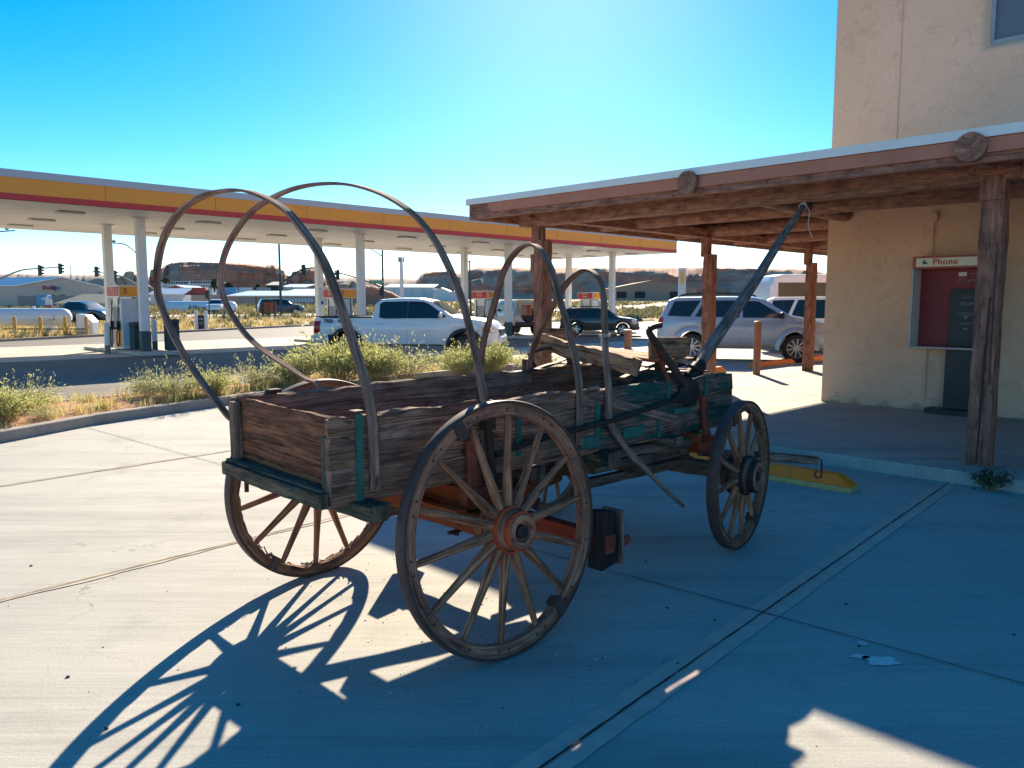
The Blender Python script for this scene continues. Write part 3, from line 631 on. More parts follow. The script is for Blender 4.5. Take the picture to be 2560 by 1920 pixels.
# ---------------------------------------------------------------- stucco building and its timber porch
def m_stucco():
    q = N('tan_stucco'); v = q.coord('Object')
    a = q.noise(v, .55, 5, .6); f = q.noise(v, 26, 5, .7); sp = q.noise(v, 3.4, 7, .72, 1.5)
    c = q.ramp(a, [(.3, (.62, .385, .255)), (.7, (.74, .48, .335))])
    c = q.mix(q.ramp(sp, [(.56, 0), (.62, .28), (.66, 0)]), c, (.30, .19, .11))
    c = q.mix(1.0, c, q.ramp(f, [(.3, .93), (.7, 1.05)]), 'MULTIPLY')
    ge = q.n('ShaderNodeNewGeometry'); sx = q.n('ShaderNodeSeparateXYZ'); q.l(ge.outputs['Position'], sx.inputs[0])
    st = q.noise(v, 6.5, 5, .7)
    mr = q.n('ShaderNodeMapRange'); mr.inputs[1].default_value = .10; mr.inputs[2].default_value = .42; mr.inputs[3].default_value = .22; mr.inputs[4].default_value = -.10; q.l(sx.outputs[2], mr.inputs[0])
    ad = q.n('ShaderNodeMath', operation='ADD'); q.l(st, ad.inputs[0]); q.l(mr.outputs[0], ad.inputs[1])
    c = q.mix(q.ramp(ad.outputs[0], [(.62, 0), (.74, .5)]), c, (.22, .14, .10))
    q.col(c); q.rough(.9); nb = q.bump(f, .35, .012); q.bump(sp, .25, .02, nb); return q.m
M['stucco'] = m_stucco(); M['alu'] = paint('dull_aluminium', (.30, .29, .31), .4, .4)
M['timber'] = wood('brown_stained_timber', (.24, .095, .062), (.42, .18, .122), crack=.4, grain=.6)
M['timber2'] = wood('brown_roof_timber', (.25, .115, .08), (.38, .185, .13), crack=.25, grain=.5)
M['fascia'] = paint('terracotta_paint', (.45, .17, .11), .7, var=.12, scale=3)
M['white_metal'] = paint('white_metal', (.72, .71, .70), .45, var=.05)
M['soffit_wood'] = wood('porch_ceiling_boards', (.16, .08, .05), (.30, .16, .10), grain=.5)
def m_glass(name, c, rough=.05):
    q = N(name); q.b.inputs['Base Color'].default_value = (*c, 1); q.rough(rough); q.b.inputs['Specular IOR Level'].default_value = .55; return q.m
M['glass'] = m_glass('dark_glass', (.012, .026, .032)); M['pane'] = m_glass('window_pane', (.13, .14, .16), .12)
bld = thing('stucco_building', 'two storey tan stucco building behind the timber porch', 'building', nt(12, 5.15, .12))
NW, TW, ZT = 12.0, 5.15, 7.8
b = MB(); wt0, wt1, wz0, wz1 = 3.2, 1.7, 4.98, 6.6
tt = [TW, wt0, wt1, -14]; zz = [.12, wz0, wz1, ZT]
for i in range(3):
    for j in range(3):
        if (i, j) == (1, 1): continue
        b.face([nt(NW, tt[i], zz[j]), nt(NW, tt[i + 1], zz[j]), nt(NW, tt[i + 1], zz[j + 1]), nt(NW, tt[i], zz[j + 1])])
o4 = [(wt0, wz0), (wt1, wz0), (wt1, wz1), (wt0, wz1)]; i4 = [(wt0 - .10, wz0 + .10), (wt1 + .10, wz0 + .10), (wt1 + .10, wz1 - .1), (wt0 - .10, wz1 - .1)]
for k in range(4):
    a, c = o4[k], o4[(k + 1) % 4]; e, g = i4[k], i4[(k + 1) % 4]
    b.face([nt(NW, *a), nt(NW, *c), nt(NW + .12, *g), nt(NW + .12, *e)])
b.face([nt(NW + 20, TW, .12), nt(NW, TW, .12), nt(NW, TW, ZT), nt(NW + 20, TW, ZT)])
b.face([nt(NW, TW, ZT), nt(NW, -14, ZT), nt(NW + 20, -14, ZT), nt(NW + 20, TW, ZT)])
b.face([nt(NW, -14, .12), nt(NW + 20, -14, .12), nt(NW + 20, -14, ZT), nt(NW, -14, ZT)])
b.face([nt(NW + 20, -14, .12), nt(NW + 20, TW, .12), nt(NW + 20, TW, ZT), nt(NW + 20, -14, ZT)])
world_child(b.build('wall', M['stucco'], bevel=.035), bld)
b = MB()
for k in range(4):
    a, c = i4[k], i4[(k + 1) % 4]; b.bar(nt(NW + .115, *a), nt(NW + .115, *c), .05, .06, EN)
b.bar(nt(NW + .115, 2.45, wz0 + .1), nt(NW + .115, 2.45, wz1 - .1), .04, .05, EN)
win = b.build('window', M['alu']); world_child(win, bld)
b = MB(); b.face([nt(NW + .125, *p) for p in i4]); pn = b.build('pane', M['pane']); pn.parent = win
b = MB(); b.bar(nt(NW - .004, 4.22, 3.1), nt(NW - .004, 4.22, ZT), .016, .022, EN); world_child(b.build('control_joint', M['stucco']), bld)
b = MB()
def pipe(pts, r=.013): b.tube([nt(*p) for p in pts], r, 8)
pipe([(NW - .02, 3.66, 2.86), (NW - .02, 3.66, 2.28)]); b.box(nt(NW - .03, 3.66, 2.84), (.10, .06, .12), (ET, EN, UP))
world_child(b.build('conduit', M['stucco'], smooth=50), bld); b = MB()
pipe([(NW - .02, 3.66, 1.03), (NW - .02, 3.66, .30), (NW - .02, 3.30, .27)])
world_child(b.build('conduit', M['stucco'], smooth=50), bld)

porch = thing('timber_porch', 'brown timber porch with log rafters, posts and a white roof edge', 'porch', nt(8.2, 1.98, .12))
def pc(mb, name, m, **k): return world_child(mb.build(name, m, **k), porch)
RN, RT = 7.7, 8.62
b = MB(); deck = [nt(RN, RT), nt(RN, -14), nt(11.995, -14), nt(11.995, TW + .005), nt(24, TW + .005), nt(24, RT)]
b.prism([(p.x, p.y, 3.10) for p in reversed(deck)], (0, 0, .035)); pc(b, 'roof', M['white_metal'])
b = MB(); L_ = 0
for k in range(56):
    t_ = 8.5 - k * .4
    if t_ < -13: break
    b.face([nt(RN + .06, t_, 3.094), nt(RN + .06, t_ - .394, 3.094), nt(11.99 if t_ < TW else 23.9, t_ - .394, 3.094), nt(11.99 if t_ < TW else 23.9, t_, 3.094)], [(0, k), (0, k + .3), (8, k + .3), (8, k)])
pc(b, 'ceiling_boards', M['soffit_wood'])
b = MB(); b.bar(nt(RN - .012, RT + .012, 3.10), nt(RN - .012, -14, 3.10), .014, .085); b.bar(nt(RN, RT + .012, 3.10), nt(24, RT + .012, 3.10), .014, .085); pc(b, 'roof_edge', M['white_metal'])
b = MB(); pts = [nt(RN + .005, RT - .40, 3.056), nt(RN + .005, -14, 3.056), nt(RN + .005, -14, 2.93), nt(RN + .005, RT - .50, 2.93)]; b.prism(pts, EN * .03); pc(b, 'fascia', M['fascia'], bevel=.004)
b = MB(); b.plank(nt(RN + .07, RT, 2.955), nt(RN + .07, -14, 2.955), .21, .06, seg=80, rough=.004, seed=80); pc(b, 'fascia_beam', M['timber2'], smooth=40)
b = MB(); b.plank(nt(RN + .1, RT - .03, 2.955), nt(24, RT - .03, 2.955), .21, .05, seg=80, rough=.004, seed=81); pc(b, 'fascia_beam', M['timber2'], smooth=40)
b = MB(); b.plank(nt(8.3, 8.05, 2.865), nt(8.3, -14, 2.855), .25, .20, seg=80, rough=.006, seed=82); pc(b, 'beam', M['timber2'], smooth=40)
b = MB(); b.plank(nt(8.1, 7.85, 2.92), nt(24, 7.85, 2.92), .16, .20, seg=80, rough=.006, seed=83); pc(b, 'beam', M['timber2'], smooth=40)
rn = random.Random(8)
def log(p0, p1, r, seed):
    b = MB(); p0, p1 = Vector(p0), Vector(p1)
    b.tube([p0.lerp(p1, k / 10) for k in range(11)], [r * (1 + .03 * math.sin(k + seed)) for k in range(11)], 18, jit=.02, seed=seed)
    T = (p0 - p1).normalized(); X = T.cross(UP).normalized()
    for k in range(7):      # drying checks in the sawn end
        a = k * .9 + seed; b.bar(p0 + T * .001, p0 + T * .001 + (X * math.cos(a) + UP * math.sin(a)) * r * .9, .004, .006, T)
    pc(b, 'log_rafter', M['timber2'], smooth=50)
for k, t_ in enumerate((2.08, 4.9, -.75, -3.6)): log(nt(RN - .05, t_, 2.985), nt(11.98, t_, 2.985), .125, k)
for k, n_ in enumerate((10.7, 13.0, 15.2, 17.4, 19.6)): log(nt(n_, RT - .12, 2.98), nt(n_, TW + .02 if n_ > 12 else .8, 2.98), .12, 20 + k)
def post(base, h, w, d, seed, m='timber', up=None):
    b = MB(); b.plank(base, Vector(base) + UP * h, w, d, up=up or (ET * .8 - EN * .6 * 0), seg=30, rough=.008, seed=seed)
    return pc(b, 'post', M[m], smooth=40)
P0 = nt(8.3, 2.02, .12); post(P0, 2.63, .205, .20, 90)
b = MB(); b.bar(nt(8.195, 2.02, .15), nt(8.195, 1.99, 1.7), .012, .006, EN); b.bar(nt(8.195, 1.955, .9), nt(8.195, 1.96, 2.2), .006, .006, EN); pc(b, 'drying_crack', M['joint'])
b = MB(); b.box(nt(8.185, 2.02, 2.83), (.42, .012, .16), (ET, EN, UP)); b.box(nt(8.183, 2.02, 2.69), (.20, .014, .22), (ET, EN, UP))
for dt, z in ((-.16, 2.86), (.16, 2.86), (-.06, 2.64), (.06, 2.64), (0, 2.86)): b.lathe([(0, .016), (.012, .014), (.016, 0)], nt(8.178, 2.02 + dt, z), -EN, 8)
pc(b, 'post_bracket', M['timber'], bevel=.003)
for n_, sd in ((8.35, 91), (12.9, 92), (17.2, 93)):
    post(nt(n_, 7.72, .12), 2.42, .195, .19, sd); b = MB(); b.plank(nt(n_ - .01, 7.80, 2.5), nt(n_ - .01, 7.80, 2.86), .15, .15, up=ET, seg=6, rough=.004, seed=sd + 5); pc(b, 'post_head', M['timber'], smooth=40)
b = MB(); q = nt(8.35, 7.93, 0)
b.box(q + UP * 2.22 - ET * .06, (.10, .12, .26), (ET, EN, UP)); pc(b, 'meter_box', M['timber'], bevel=.01)
b = MB(); b.box(nt(8.23, 7.93, 1.55), (.12, .10, .16), (ET, EN, UP)); b.tube([nt(8.22, 7.62, .15), nt(8.22, 7.62, 2.7), nt(8.25, 7.60, 2.84)], .014, 6); b.box(nt(8.21, 7.60, 1.57), (.06, .10, .12), (ET, EN, UP)); pc(b, 'outlet_box', M['timber'], bevel=.008)
post(nt(8.3, -4, .12), 2.63, .27, .25, 96)

# wall phone
M['red_panel'] = paint('faded_red_panel', (.26, .022, .028), .55, var=.2, scale=5, dirt=(.20, .02, .024))
M['red_frame'] = paint('faded_red_frame', (.40, .09, .075), .5)
M['sign_cream'] = paint('cream_sign', (.74, .67, .52), .4, var=.04)
M['sign_red'] = paint('red_lettering', (.52, .06, .04), .5)
M['ink'] = paint('dark_ink', (.03, .035, .05), .5)
M['black_panel'] = paint('black_teal_panel', (.010, .021, .026), .45, var=.3, scale=7)
M['chalk'] = paint('scratched_scribble', (.42, .45, .45), .8)
ph = thing('wall_phone', 'red outdoor phone booth with a cream Phone sign fixed to the stucco wall', 'phone booth', nt(11.8, 3.35, 1.03))
def hc(mb, name, m, par=ph, **k): return world_child(mb.build(name, m, **k), par)
tA, tB = 3.80, 2.92
b = MB(); b.box(nt(11.82, (tA + tB) / 2, 2.20), (tA - tB, .34, .17), (ET, EN, UP)); hood = hc(b, 'hood', M['red_frame'], bevel=.006)
b = MB(); b.box(nt(11.647, (tA + tB) / 2, 2.20), (tA - tB - .10, .012, .115), (ET, EN, UP)); sg = hc(b, 'sign_panel', M['sign_cream'])
XD = -ET
tx = text('lettering', 'Phone', .112, nt(11.637, 3.385, 2.20), XD, UP, M['sign_red'], None, .003, bold=.0015); tx.parent = ph; tx.matrix_parent_inverse = Matrix.Translation(ph.location).inverted()
b = MB(); c0 = nt(11.638, 3.645, 2.195)
b.box(c0, (.045, .006, .03), (ET, EN, UP)); b.box(c0 + UP * .025 - ET * .0, (.012, .006, .03), (ET, EN, UP)); b.box(c0 - ET * .03 - UP * .012, (.03, .006, .012), (ET, EN, UP)); hc(b, 'hand_mark', M['ink'])
b = MB(); b.box(nt(11.975, (tA + tB) / 2, 1.57), (tA - tB - .02, .02, 1.08), (ET, EN, UP)); hc(b, 'back_panel', M['red_panel'])
for t_ in (tA - .012, tB + .012):
    b = MB(); b.box(nt(11.82, t_, 1.575), (.02, .33, 1.09), (ET, EN, UP)); sp_ = hc(b, 'side_panel', M['white_metal'] if t_ > 3 else M['red_panel'])
    b = MB(); b.box(nt(11.648, t_, 1.575), (.032, .02, 1.09), (ET, EN, UP)); hc(b, 'edge_trim', M['alu'], bevel=.003)
b = MB(); b.box(nt(11.82, (tA + tB) / 2, 1.035), (tA - tB, .34, .028), (ET, EN, UP)); hc(b, 'shelf', M['alu'], bevel=.003)
b = MB(); b.box(nt(11.94, 3.16, 1.45), (.44, .05, .78), (ET, EN, UP)); b.box(nt(11.905, 3.16, 1.45), (.37, .02, .70), (ET, EN, UP)); hc(b, 'blank_plate', M['black_panel'], bevel=.004)
b = MB(); b.box(nt(11.93, 3.16, .60), (.45, .12, .84), (ET, EN, UP)); hc(b, 'lower_panel', M['black_panel'], bevel=.006)
b = MB(); b.box(nt(11.84, 3.24, .155), (.66, .28, .075), (ET, EN, UP)); hc(b, 'foot_box', M['black_panel'], bevel=.006)
b = MB(); rn = random.Random(12)
def scrib(t0, z0, w_, h_, n_, nn=11.958, sd=0):
    r = random.Random(sd); pts = [nt(nn, t0 - w_ * i / n_, z0 + r.uniform(-h_, h_) * .5) for i in range(n_ + 1)]
    b.tube(catmull(pts, 3), .0035, 4, caps=False)
scrib(3.30, 1.96, .34, .09, 9, sd=1); scrib(3.30, 1.94, .30, .07, 8, sd=2); scrib(3.15, 2.05, .1, .04, 4, sd=3)
for k, (z, w_, h_) in enumerate(((1.72, .13, .04), (1.65, .16, .03), (1.63, .16, .03), (1.51, .2, .02), (1.48, .14, .02), (1.45, .05, .04), (1.37, .17, .055), (1.29, .06, .06))): scrib(3.16 + w_ / 2, z, w_, h_, 6 + k % 3, 11.892, 10 + k)
hc(b, 'scribble', M['chalk'])
b = MB(); b.box(nt(11.962, 3.25, 2.04), (.10, .004, .055), (ET, EN, UP)); hc(b, 'sticker', M['sign_cream'])

# parking stops and bollards
M['yellow'] = paint('yellow_paint', (.95, .20, .004), .6, var=.12, scale=5, dirt=(.42, .2, .03))
M['worn_yellow'] = paint('chipped_yellow_base', (.50, .36, .13), .8, var=.15, scale=9, dirt=(.25, .24, .22))
def stop(a, c, label, z=0.0):
    a, c = Vector(a), Vector(c); mid = (a + c) / 2; o = thing('parking_stop', label, 'parking stop', mid, math.atan2(c.y - a.y, c.x - a.x), 'yellow parking stops')
    L = (c - a).length / 2
    for nm, z0, z1, w0, w1, e0, e1, m in (('base', 0, .05, .10, .095, 0, .0, 'worn_yellow'), ('top', .05, .145, .095, .055, .0, .13, 'yellow')):
        b = MB(); lo = [(-L + e0, -w0, z0), (L - e0, -w0, z0), (L - e0, w0, z0), (-L + e0, w0, z0)]; hi = [(-L + e1, -w1, z1), (L - e1, -w1, z1), (L - e1, w1, z1), (-L + e1, w1, z1)]
        b.grid([lo, hi], closed_u=True); b.face(hi); b.face(list(reversed(lo))); b.build(nm, M[m], o, bevel=.008)
stop(nt(6.86, 2.62), nt(6.86, 4.42), 'worn yellow parking stop in the shade beside the wagon front wheel')
stop(nt(14.6, 9.6), nt(16.75, 9.6), 'yellow parking stop almost hidden behind the wagon box corner')
stop(nt(18.1, 9.6), nt(20.4, 9.6), 'yellow parking stop in the sun between bollard and porch post')
stop(nt(21.5, 9.6), nt(23.7, 9.6), 'yellow parking stop under the silver car front bumper')
M['brown_steel'] = paint('brown_bollard_paint', (.30, .125, .072), .6, var=.12, scale=5)
def bollard(p, h, r, label):
    o = thing('brown_bollard', label, 'bollard', p, 0, 'brown steel bollards'); b = MB()
    b.lathe([(r, 0), (r, h - .012)], (0, 0, 0), (0, 0, 1), 20); b.build('pipe', M['brown_steel'], o, smooth=40)
    b = MB(); b.lathe([(r * 1.02, h - .012), (r * 1.02, h - .002), (r * .8, h + .01), (0, h + .018)], (0, 0, 0), (0, 0, 1), 20); b.build('cap', M['brown_steel'], o, smooth=40)
bollard(Vector((5.27, 16.75, .12)), 1.13, .078, 'tall brown bollard with rounded cap before the silver car front wheel')
bollard(Vector((3.62, 14.2, .12)), .86, .105, 'brown bollard close behind the leaning wagon pole')
bollard(Vector((4.2, 28.3, 0)), .68, .145, 'short thick brown bollard out on the open lot')
# ---------------------------------------------------------------- fuel station canopy
M['canopy_white'] = paint('canopy_white', (.70, .70, .70), .5, var=.04)
M['canopy_grey'] = paint('canopy_grey_edge', (.42, .45, .50), .45, var=.04)
M['canopy_yellow'] = paint('canopy_yellow', (.85, .32, .035), .5, var=.04)
M['canopy_red'] = paint('canopy_red', (.55, .03, .035), .5, var=.05)
M['rust'] = paint('seam_brown', (.30, .13, .03), .7)
M['base_grey'] = paint('column_base_grey', (.17, .19, .20), .7)
M['base_teal'] = paint('column_base_teal', (.035, .075, .085), .6)
M['lens'] = paint('lamp_lens', (.55, .53, .50), .3)
def m_soffit():
    q = N('canopy_soffit'); v = q.coord('Object', (1, 1, 1), (0, 0, -rad(45)))
    w_ = q.n('ShaderNodeTexWave'); w_.wave_type = 'BANDS'; w_.bands_direction = 'Y'; w_.inputs['Scale'].default_value = 1.05; q.l(v, w_.inputs['Vector'])
    st = q.noise(v, .6, 5, .6)
    c = q.mix(q.ramp(w_.outputs['Fac'], [(.0, 1), (.06, 0)]), (.66, .645, .62), (.40, .39, .37)); c = q.mix(1.0, c, q.ramp(st, [(.35, .85), (.65, 1.05)]), 'MULTIPLY')
    q.col(c); q.rough(.5); return q.m
M['soffit'] = m_soffit()
can = thing('station_canopy', 'long fuel station canopy with grey, yellow and red fascia on white columns', 'canopy', nt(20, 28, 0))
def cc(mb, name, m, **k): return world_child(mb.build(name, m, **k), can)
N0, N1, T0, T1, ZB, ZP = -6.0, 36.8, 24.1, 33.4, 4.36, 5.14
b = MB(); b.face([nt(N0 + .02, T0 + .02, ZB - .01), nt(N0 + .02, T1 + .03, ZB - .01), nt(N1 - .02, T1 + .03, ZB - .01), nt(N1 - .02, T0 + .02, ZB - .01)]); cc(b, 'soffit', M['soffit'])
b = MB(); b.face([nt(N0, T0, ZP - .1), nt(N1, T0, ZP - .1), nt(N1, T1, ZP - .1), nt(N0, T1, ZP - .1)]); cc(b, 'roof', M['canopy_white'])
def ring(name, z0, z1, o, m):
    b = MB(); P = [nt(N0 - o, T0 - o), nt(N1 + o, T0 - o), nt(N1 + o, T1 + o), nt(N0 - o, T1 + o)]
    for i in range(4):
        p, r = P[i], P[(i + 1) % 4]; T = (r - p).normalized(); S = Vector((-T.y, T.x, 0))
        b.prism([p + UP * z0, r + UP * z0, r + UP * z1, p + UP * z1], S * .1)
    return cc(b, name, m)
ring('red_band', ZB, ZB + .16, .012, M['canopy_red']); ring('yellow_band', ZB + .16, ZB + .58, 0, M['canopy_yellow']); ring('grey_edge', ZB + .58, ZP, .02, M['canopy_grey'])
b = MB()
for k in range(13): b.bar(nt(N0 + 1 + k * 3.2, T0 - .003, ZB + .17), nt(N0 + 1 + k * 3.2, T0 - .003, ZB + .57), .01, .006, ET)
cc(b, 'panel_seam', M['rust'])
ISL = [9.45, 17.75, 25.95, 33.85]
for n_ in ISL:
    for t_ in (26.2, 29.3):
        b = MB(); b.box(nt(n_, t_, (ZB + .73) / 2), (.27, .27, ZB - .75), (EN, ET, UP)); c = cc(b, 'column', M['canopy_white'], bevel=.02)
        b = MB(); b.box(nt(n_, t_, .385), (.29, .29, .70), (EN, ET, UP)); s = b.build('column_base', M['base_grey'] if t_ > 28 else M['base_teal'], bevel=.015); s.parent = c; s.matrix_parent_inverse = c.matrix_parent_inverse.copy() if False else Matrix.Identity(4)
        b = MB(); b.box(nt(n_, t_, ZB - .03), (.38, .38, .03), (EN, ET, UP)); s = b.build('column_collar', M['canopy_white']); s.parent = c
for n_ in (3.2, 7.4, 11.6, 15.7, 19.9, 24.0, 28.0, 32.0, 35.3):
    for t_ in (26.0, 29.0, 31.6):
        b = MB(); b.box(nt(n_, t_, ZB - .05), (.75, .42, .07), (EN, ET, UP)); l_ = cc(b, 'ceiling_light', M['lens'], bevel=.03)
# pump islands
M['pump_white'] = paint('pump_white', (.66, .66, .66), .3, var=.05, coat=.3)
M['pump_grey'] = paint('pump_grey', (.30, .31, .33), .5)
M['pump_blue'] = paint('pump_pale_side', (.50, .55, .62), .25, var=.05, coat=.4)
M['rubber'] = paint('black_rubber', (.012, .012, .013), .6)
M['sign_yellow'] = paint('sign_yellow', (.88, .33, .02), .4, var=.05)
M['sign_red2'] = paint('sign_red', (.55, .045, .04), .45, var=.06)
M['white_ink'] = paint('white_lettering', (.75, .74, .72), .5)
M['blue_ink'] = paint('blue_sticker', (.02, .06, .35), .5)
M['bin_teal'] = paint('bin_teal_plastic', (.012, .055, .065), .5)
def island_kerb(n_):
    b = MB(); b.box(nt(n_, 27.75, .05), (1.15, 5.6, .10), (EN, ET, UP)); structure('island', b, M['pad'], bevel=.03)
for n_ in ISL: island_kerb(n_)
def pump(n_, num, label):
    o = thing('fuel_pump', label, 'fuel pump', nt(n_, 27.75, .10), rad(45), 'fuel pumps under the canopy')     # local x = n, y = t
    b = MB(); b.box((0, 0, .86), (.66, .95, 1.68)); b.build('body', M['pump_white'], o, bevel=.02)
    b = MB(); b.box((0, -.48, .90), (.58, .012, 1.52)); b.build('end_panel', M['pump_blue'], o, bevel=.004)
    b = MB(); b.box((-.335, .0, 1.10), (.03, .62, .62)); b.box((-.355, .12, 1.18), (.02, .28, .22)); b.build('fascia_panel', M['pump_grey'], o, bevel=.01)
    b = MB(); b.box((-.335, -.1, .36), (.02, .5, .55)); b.build('skirt_panel', M['sign_yellow'], o)
    b = MB(); b.box((0, 0, 1.93), (.82, 1.10, .40)); sgn = b.build('sign_box', M['pump_white'], o, bevel=.015)
    b = MB(); b.box((-.414, 0, 1.93), (.012, 1.04, .32)); b.build('red_face', M['sign_red2'], sgn)
    b = MB(); b.box((0, -.554, 1.93), (.76, .012, .32)); b.build('yellow_face', M['sign_yellow'], sgn)
    text('number', num, .26, (-.20, -.563, 1.93), (1, 0, 0), UP, M['sign_red2'], sgn, bold=.006)
    text('lettering', 'Pay at\nPump', .14, (-.424, .0, 1.97), (0, -1, 0), UP, M['white_ink'], sgn)
    for s in (-.36, .36):
        b = MB(); b.box((s * .9, 0, 1.63), (.06, .7, .22)); b.build('upright', M['pump_white'], o)
    for y in (-.34, .26):
        b = MB(); b.tube(catmull([(-.36, y, 1.70), (-.39, y - .02, 1.3), (-.42, y - .03, .95), (-.46, y, .45), (-.42, y + .06, .12), (-.36, y + .1, .25), (-.37, y + .06, .75)], 4), .018, 6); b.build('hose', M['rubber'], o, smooth=60)
        b = MB(); b.box((-.39, y + .03, .80), (.09, .11, .30)); b.box((-.46, y + .03, .72), (.12, .05, .07)); b.build('nozzle', M['rubber'], o, bevel=.015)
    b = MB(); b.tube([(.2, -.50, 1.72), (.21, -.51, 1.2), (.22, -.50, .9)], .016, 6); b.build('hose', M['rubber'], o, smooth=60)
    return o
for n_, num, lab in zip(ISL, ('5', '7', '9', '11'), ('white fuel pump with yellow sign numbered 5', 'white fuel pump with yellow sign numbered 7 behind the pickup', 'white fuel pump with red and yellow sign numbered 9', 'white fuel pump with red and yellow sign numbered 11')): pump(n_, num, lab)
def guard(p, label, grp='white guard posts at the pumps', base='base_grey', h=1.02, r=.085, split=.28):
    o = thing('guard_post', label, 'guard post', p, 0, grp); b = MB()
    b.lathe([(r, split), (r, h - .05), (r * .75, h - .01), (0, h)], (0, 0, 0), (0, 0, 1), 16); b.build('pipe', M['canopy_white'], o, smooth=40)
    b = MB(); b.lathe([(r * 1.03, 0), (r * 1.03, split)], (0, 0, 0), (0, 0, 1), 16); b.build('painted_base', M[base], o, smooth=40)
guard(nt(8.65, 27.3, .0), 'white guard post with grey base left of pump 5')
guard(nt(9.95, 26.75, .10), 'white guard post with dark base between pump 5 and teal bin', base='base_teal')
guard(nt(18.35, 28.9, .10), 'white guard post beside the column behind the pickup tailgate')
def bin_(p, label):
    o = thing('litter_bin', label, 'litter bin', p, rad(45), 'teal litter bins at the pumps'); b = MB()
    b.box((0, 0, .42), (.38, .38, .84)); b.build('body', M['bin_teal'], o, bevel=.03)
    b = MB(); b.box((0, 0, .93), (.40, .40, .18)); b.build('lid', M['bin_teal'], o, bevel=.04)
    b = MB(); b.box((0, -.196, .86), (.24, .02, .14)); b.build('opening', M['rubber'], o)
bin_(Vector((xat(340, 25.9), 25.9, .0)), 'square teal litter bin against the column beside pump 5')
bin_(nt(9.7, 26.15, .10) + Vector((.48, .25, 0)), 'dark litter bin half hidden behind the pump 5 column')
# notices on the columns
for n_, nm in ((9.45, 'white notice sheet with blue symbol on the rear column beside pump 5'), (17.75, 'white notice sheet with blue symbol on the column behind the pickup')):
    o = thing('column_notice', nm, 'notice', nt(n_, 29.085, 1.9), rad(45), 'notices on the canopy columns'); b = MB(); b.box((0, 0, 0), (.30, .012, .85)); b.build('sheet', M['pump_white'], o)
    b = MB(); b.box((.0, -.008, -.25), (.13, .008, .14)); b.build('blue_symbol', M['blue_ink'], o)
    b = MB()
    for k in range(9): b.box((0, -.008, .36 - k * .06), (.24, .006, .014))
    b.build('print', M['pump_grey'], o)
# air and water post on the verge
o = thing('air_machine', 'black air and water machine on the dry verge between two white posts', 'air machine', Vector((xat(503, 47.3), 47.3, 0)))
b = MB(); b.box((0, 0, .42), (.36, .34, .84)); b.build('cabinet', M['black_panel'], o, bevel=.02)
b = MB(); b.box((0, 0, .88), (.40, .38, .08)); b.build('top_cap', M['rubber'], o, bevel=.02)
text('lettering', 'AIR', .13, (0, -.175, .68), (1, 0, 0), UP, M['white_ink'], o); text('lettering', '0-120\nPSI', .08, (0, -.175, .42), (1, 0, 0), UP, M['white_ink'], o)
guard(Vector((xat(489, 47), 47, 0)), 'white guard post left of the black air machine', 'white posts beside the air machine', 'canopy_white', 1.18, .10)
guard(Vector((xat(514, 47), 47, 0)), 'white guard post right of the black air machine', 'white posts beside the air machine', 'canopy_white', 1.18, .10)
# ---------------------------------------------------------------- vehicles
def car_paint(name, c, metal=0.0):
    q = N(name); v = q.coord('Object'); f = q.noise(v, 2.5, 4)
    q.col(q.ramp(f, [(.3, tuple(x * .94 for x in c)), (.7, c)])); q.rough(.32); q.b.inputs['Metallic'].default_value = metal; q.b.inputs['Coat Weight'].default_value = .7; q.b.inputs['Coat Roughness'].default_value = .06
    return q.m
M['car_white'] = car_paint('white_car_paint', (.74, .75, .76)); M['car_silver'] = car_paint('silver_car_paint', (.38, .455, .55), .25); M['car_dark'] = car_paint('dark_green_car_paint', (.018, .028, .032))
M['car_grey'] = car_paint('pale_grey_car_paint', (.34, .345, .35)); M['car_blue'] = car_paint('blue_car_paint', (.02, .05, .09)); M['car_beige'] = car_paint('lower_cladding_paint', (.40, .37, .32), .2)
M['plastic'] = paint('black_plastic', (.018, .019, .02), .55); M['chrome'] = paint('bright_metal', (.62, .62, .62), .2, .9, .03); M['alloy'] = paint('alloy_wheel', (.52, .53, .54), .3, .7, .05)
M['lamp_red'] = paint('red_lamp', (.42, .008, .012), .15); M['lamp_clear'] = paint('clear_lamp', (.55, .56, .57), .12, .3); M['lamp_amber'] = paint('amber_lamp', (.55, .17, .02), .2); M['dark_alloy'] = paint('dark_alloy', (.09, .09, .095), .4, .4)
M['plate'] = paint('number_plate', (.62, .62, .6), .5)

def interp(P, x):
    if x <= P[0][0]: return P[0][1]
    for (a, b_), (c, d_) in zip(P[:-1], P[1:]):
        if x <= c: return b_ + (d_ - b_) * (x - a) / max(1e-6, c - a)
    return P[-1][1]

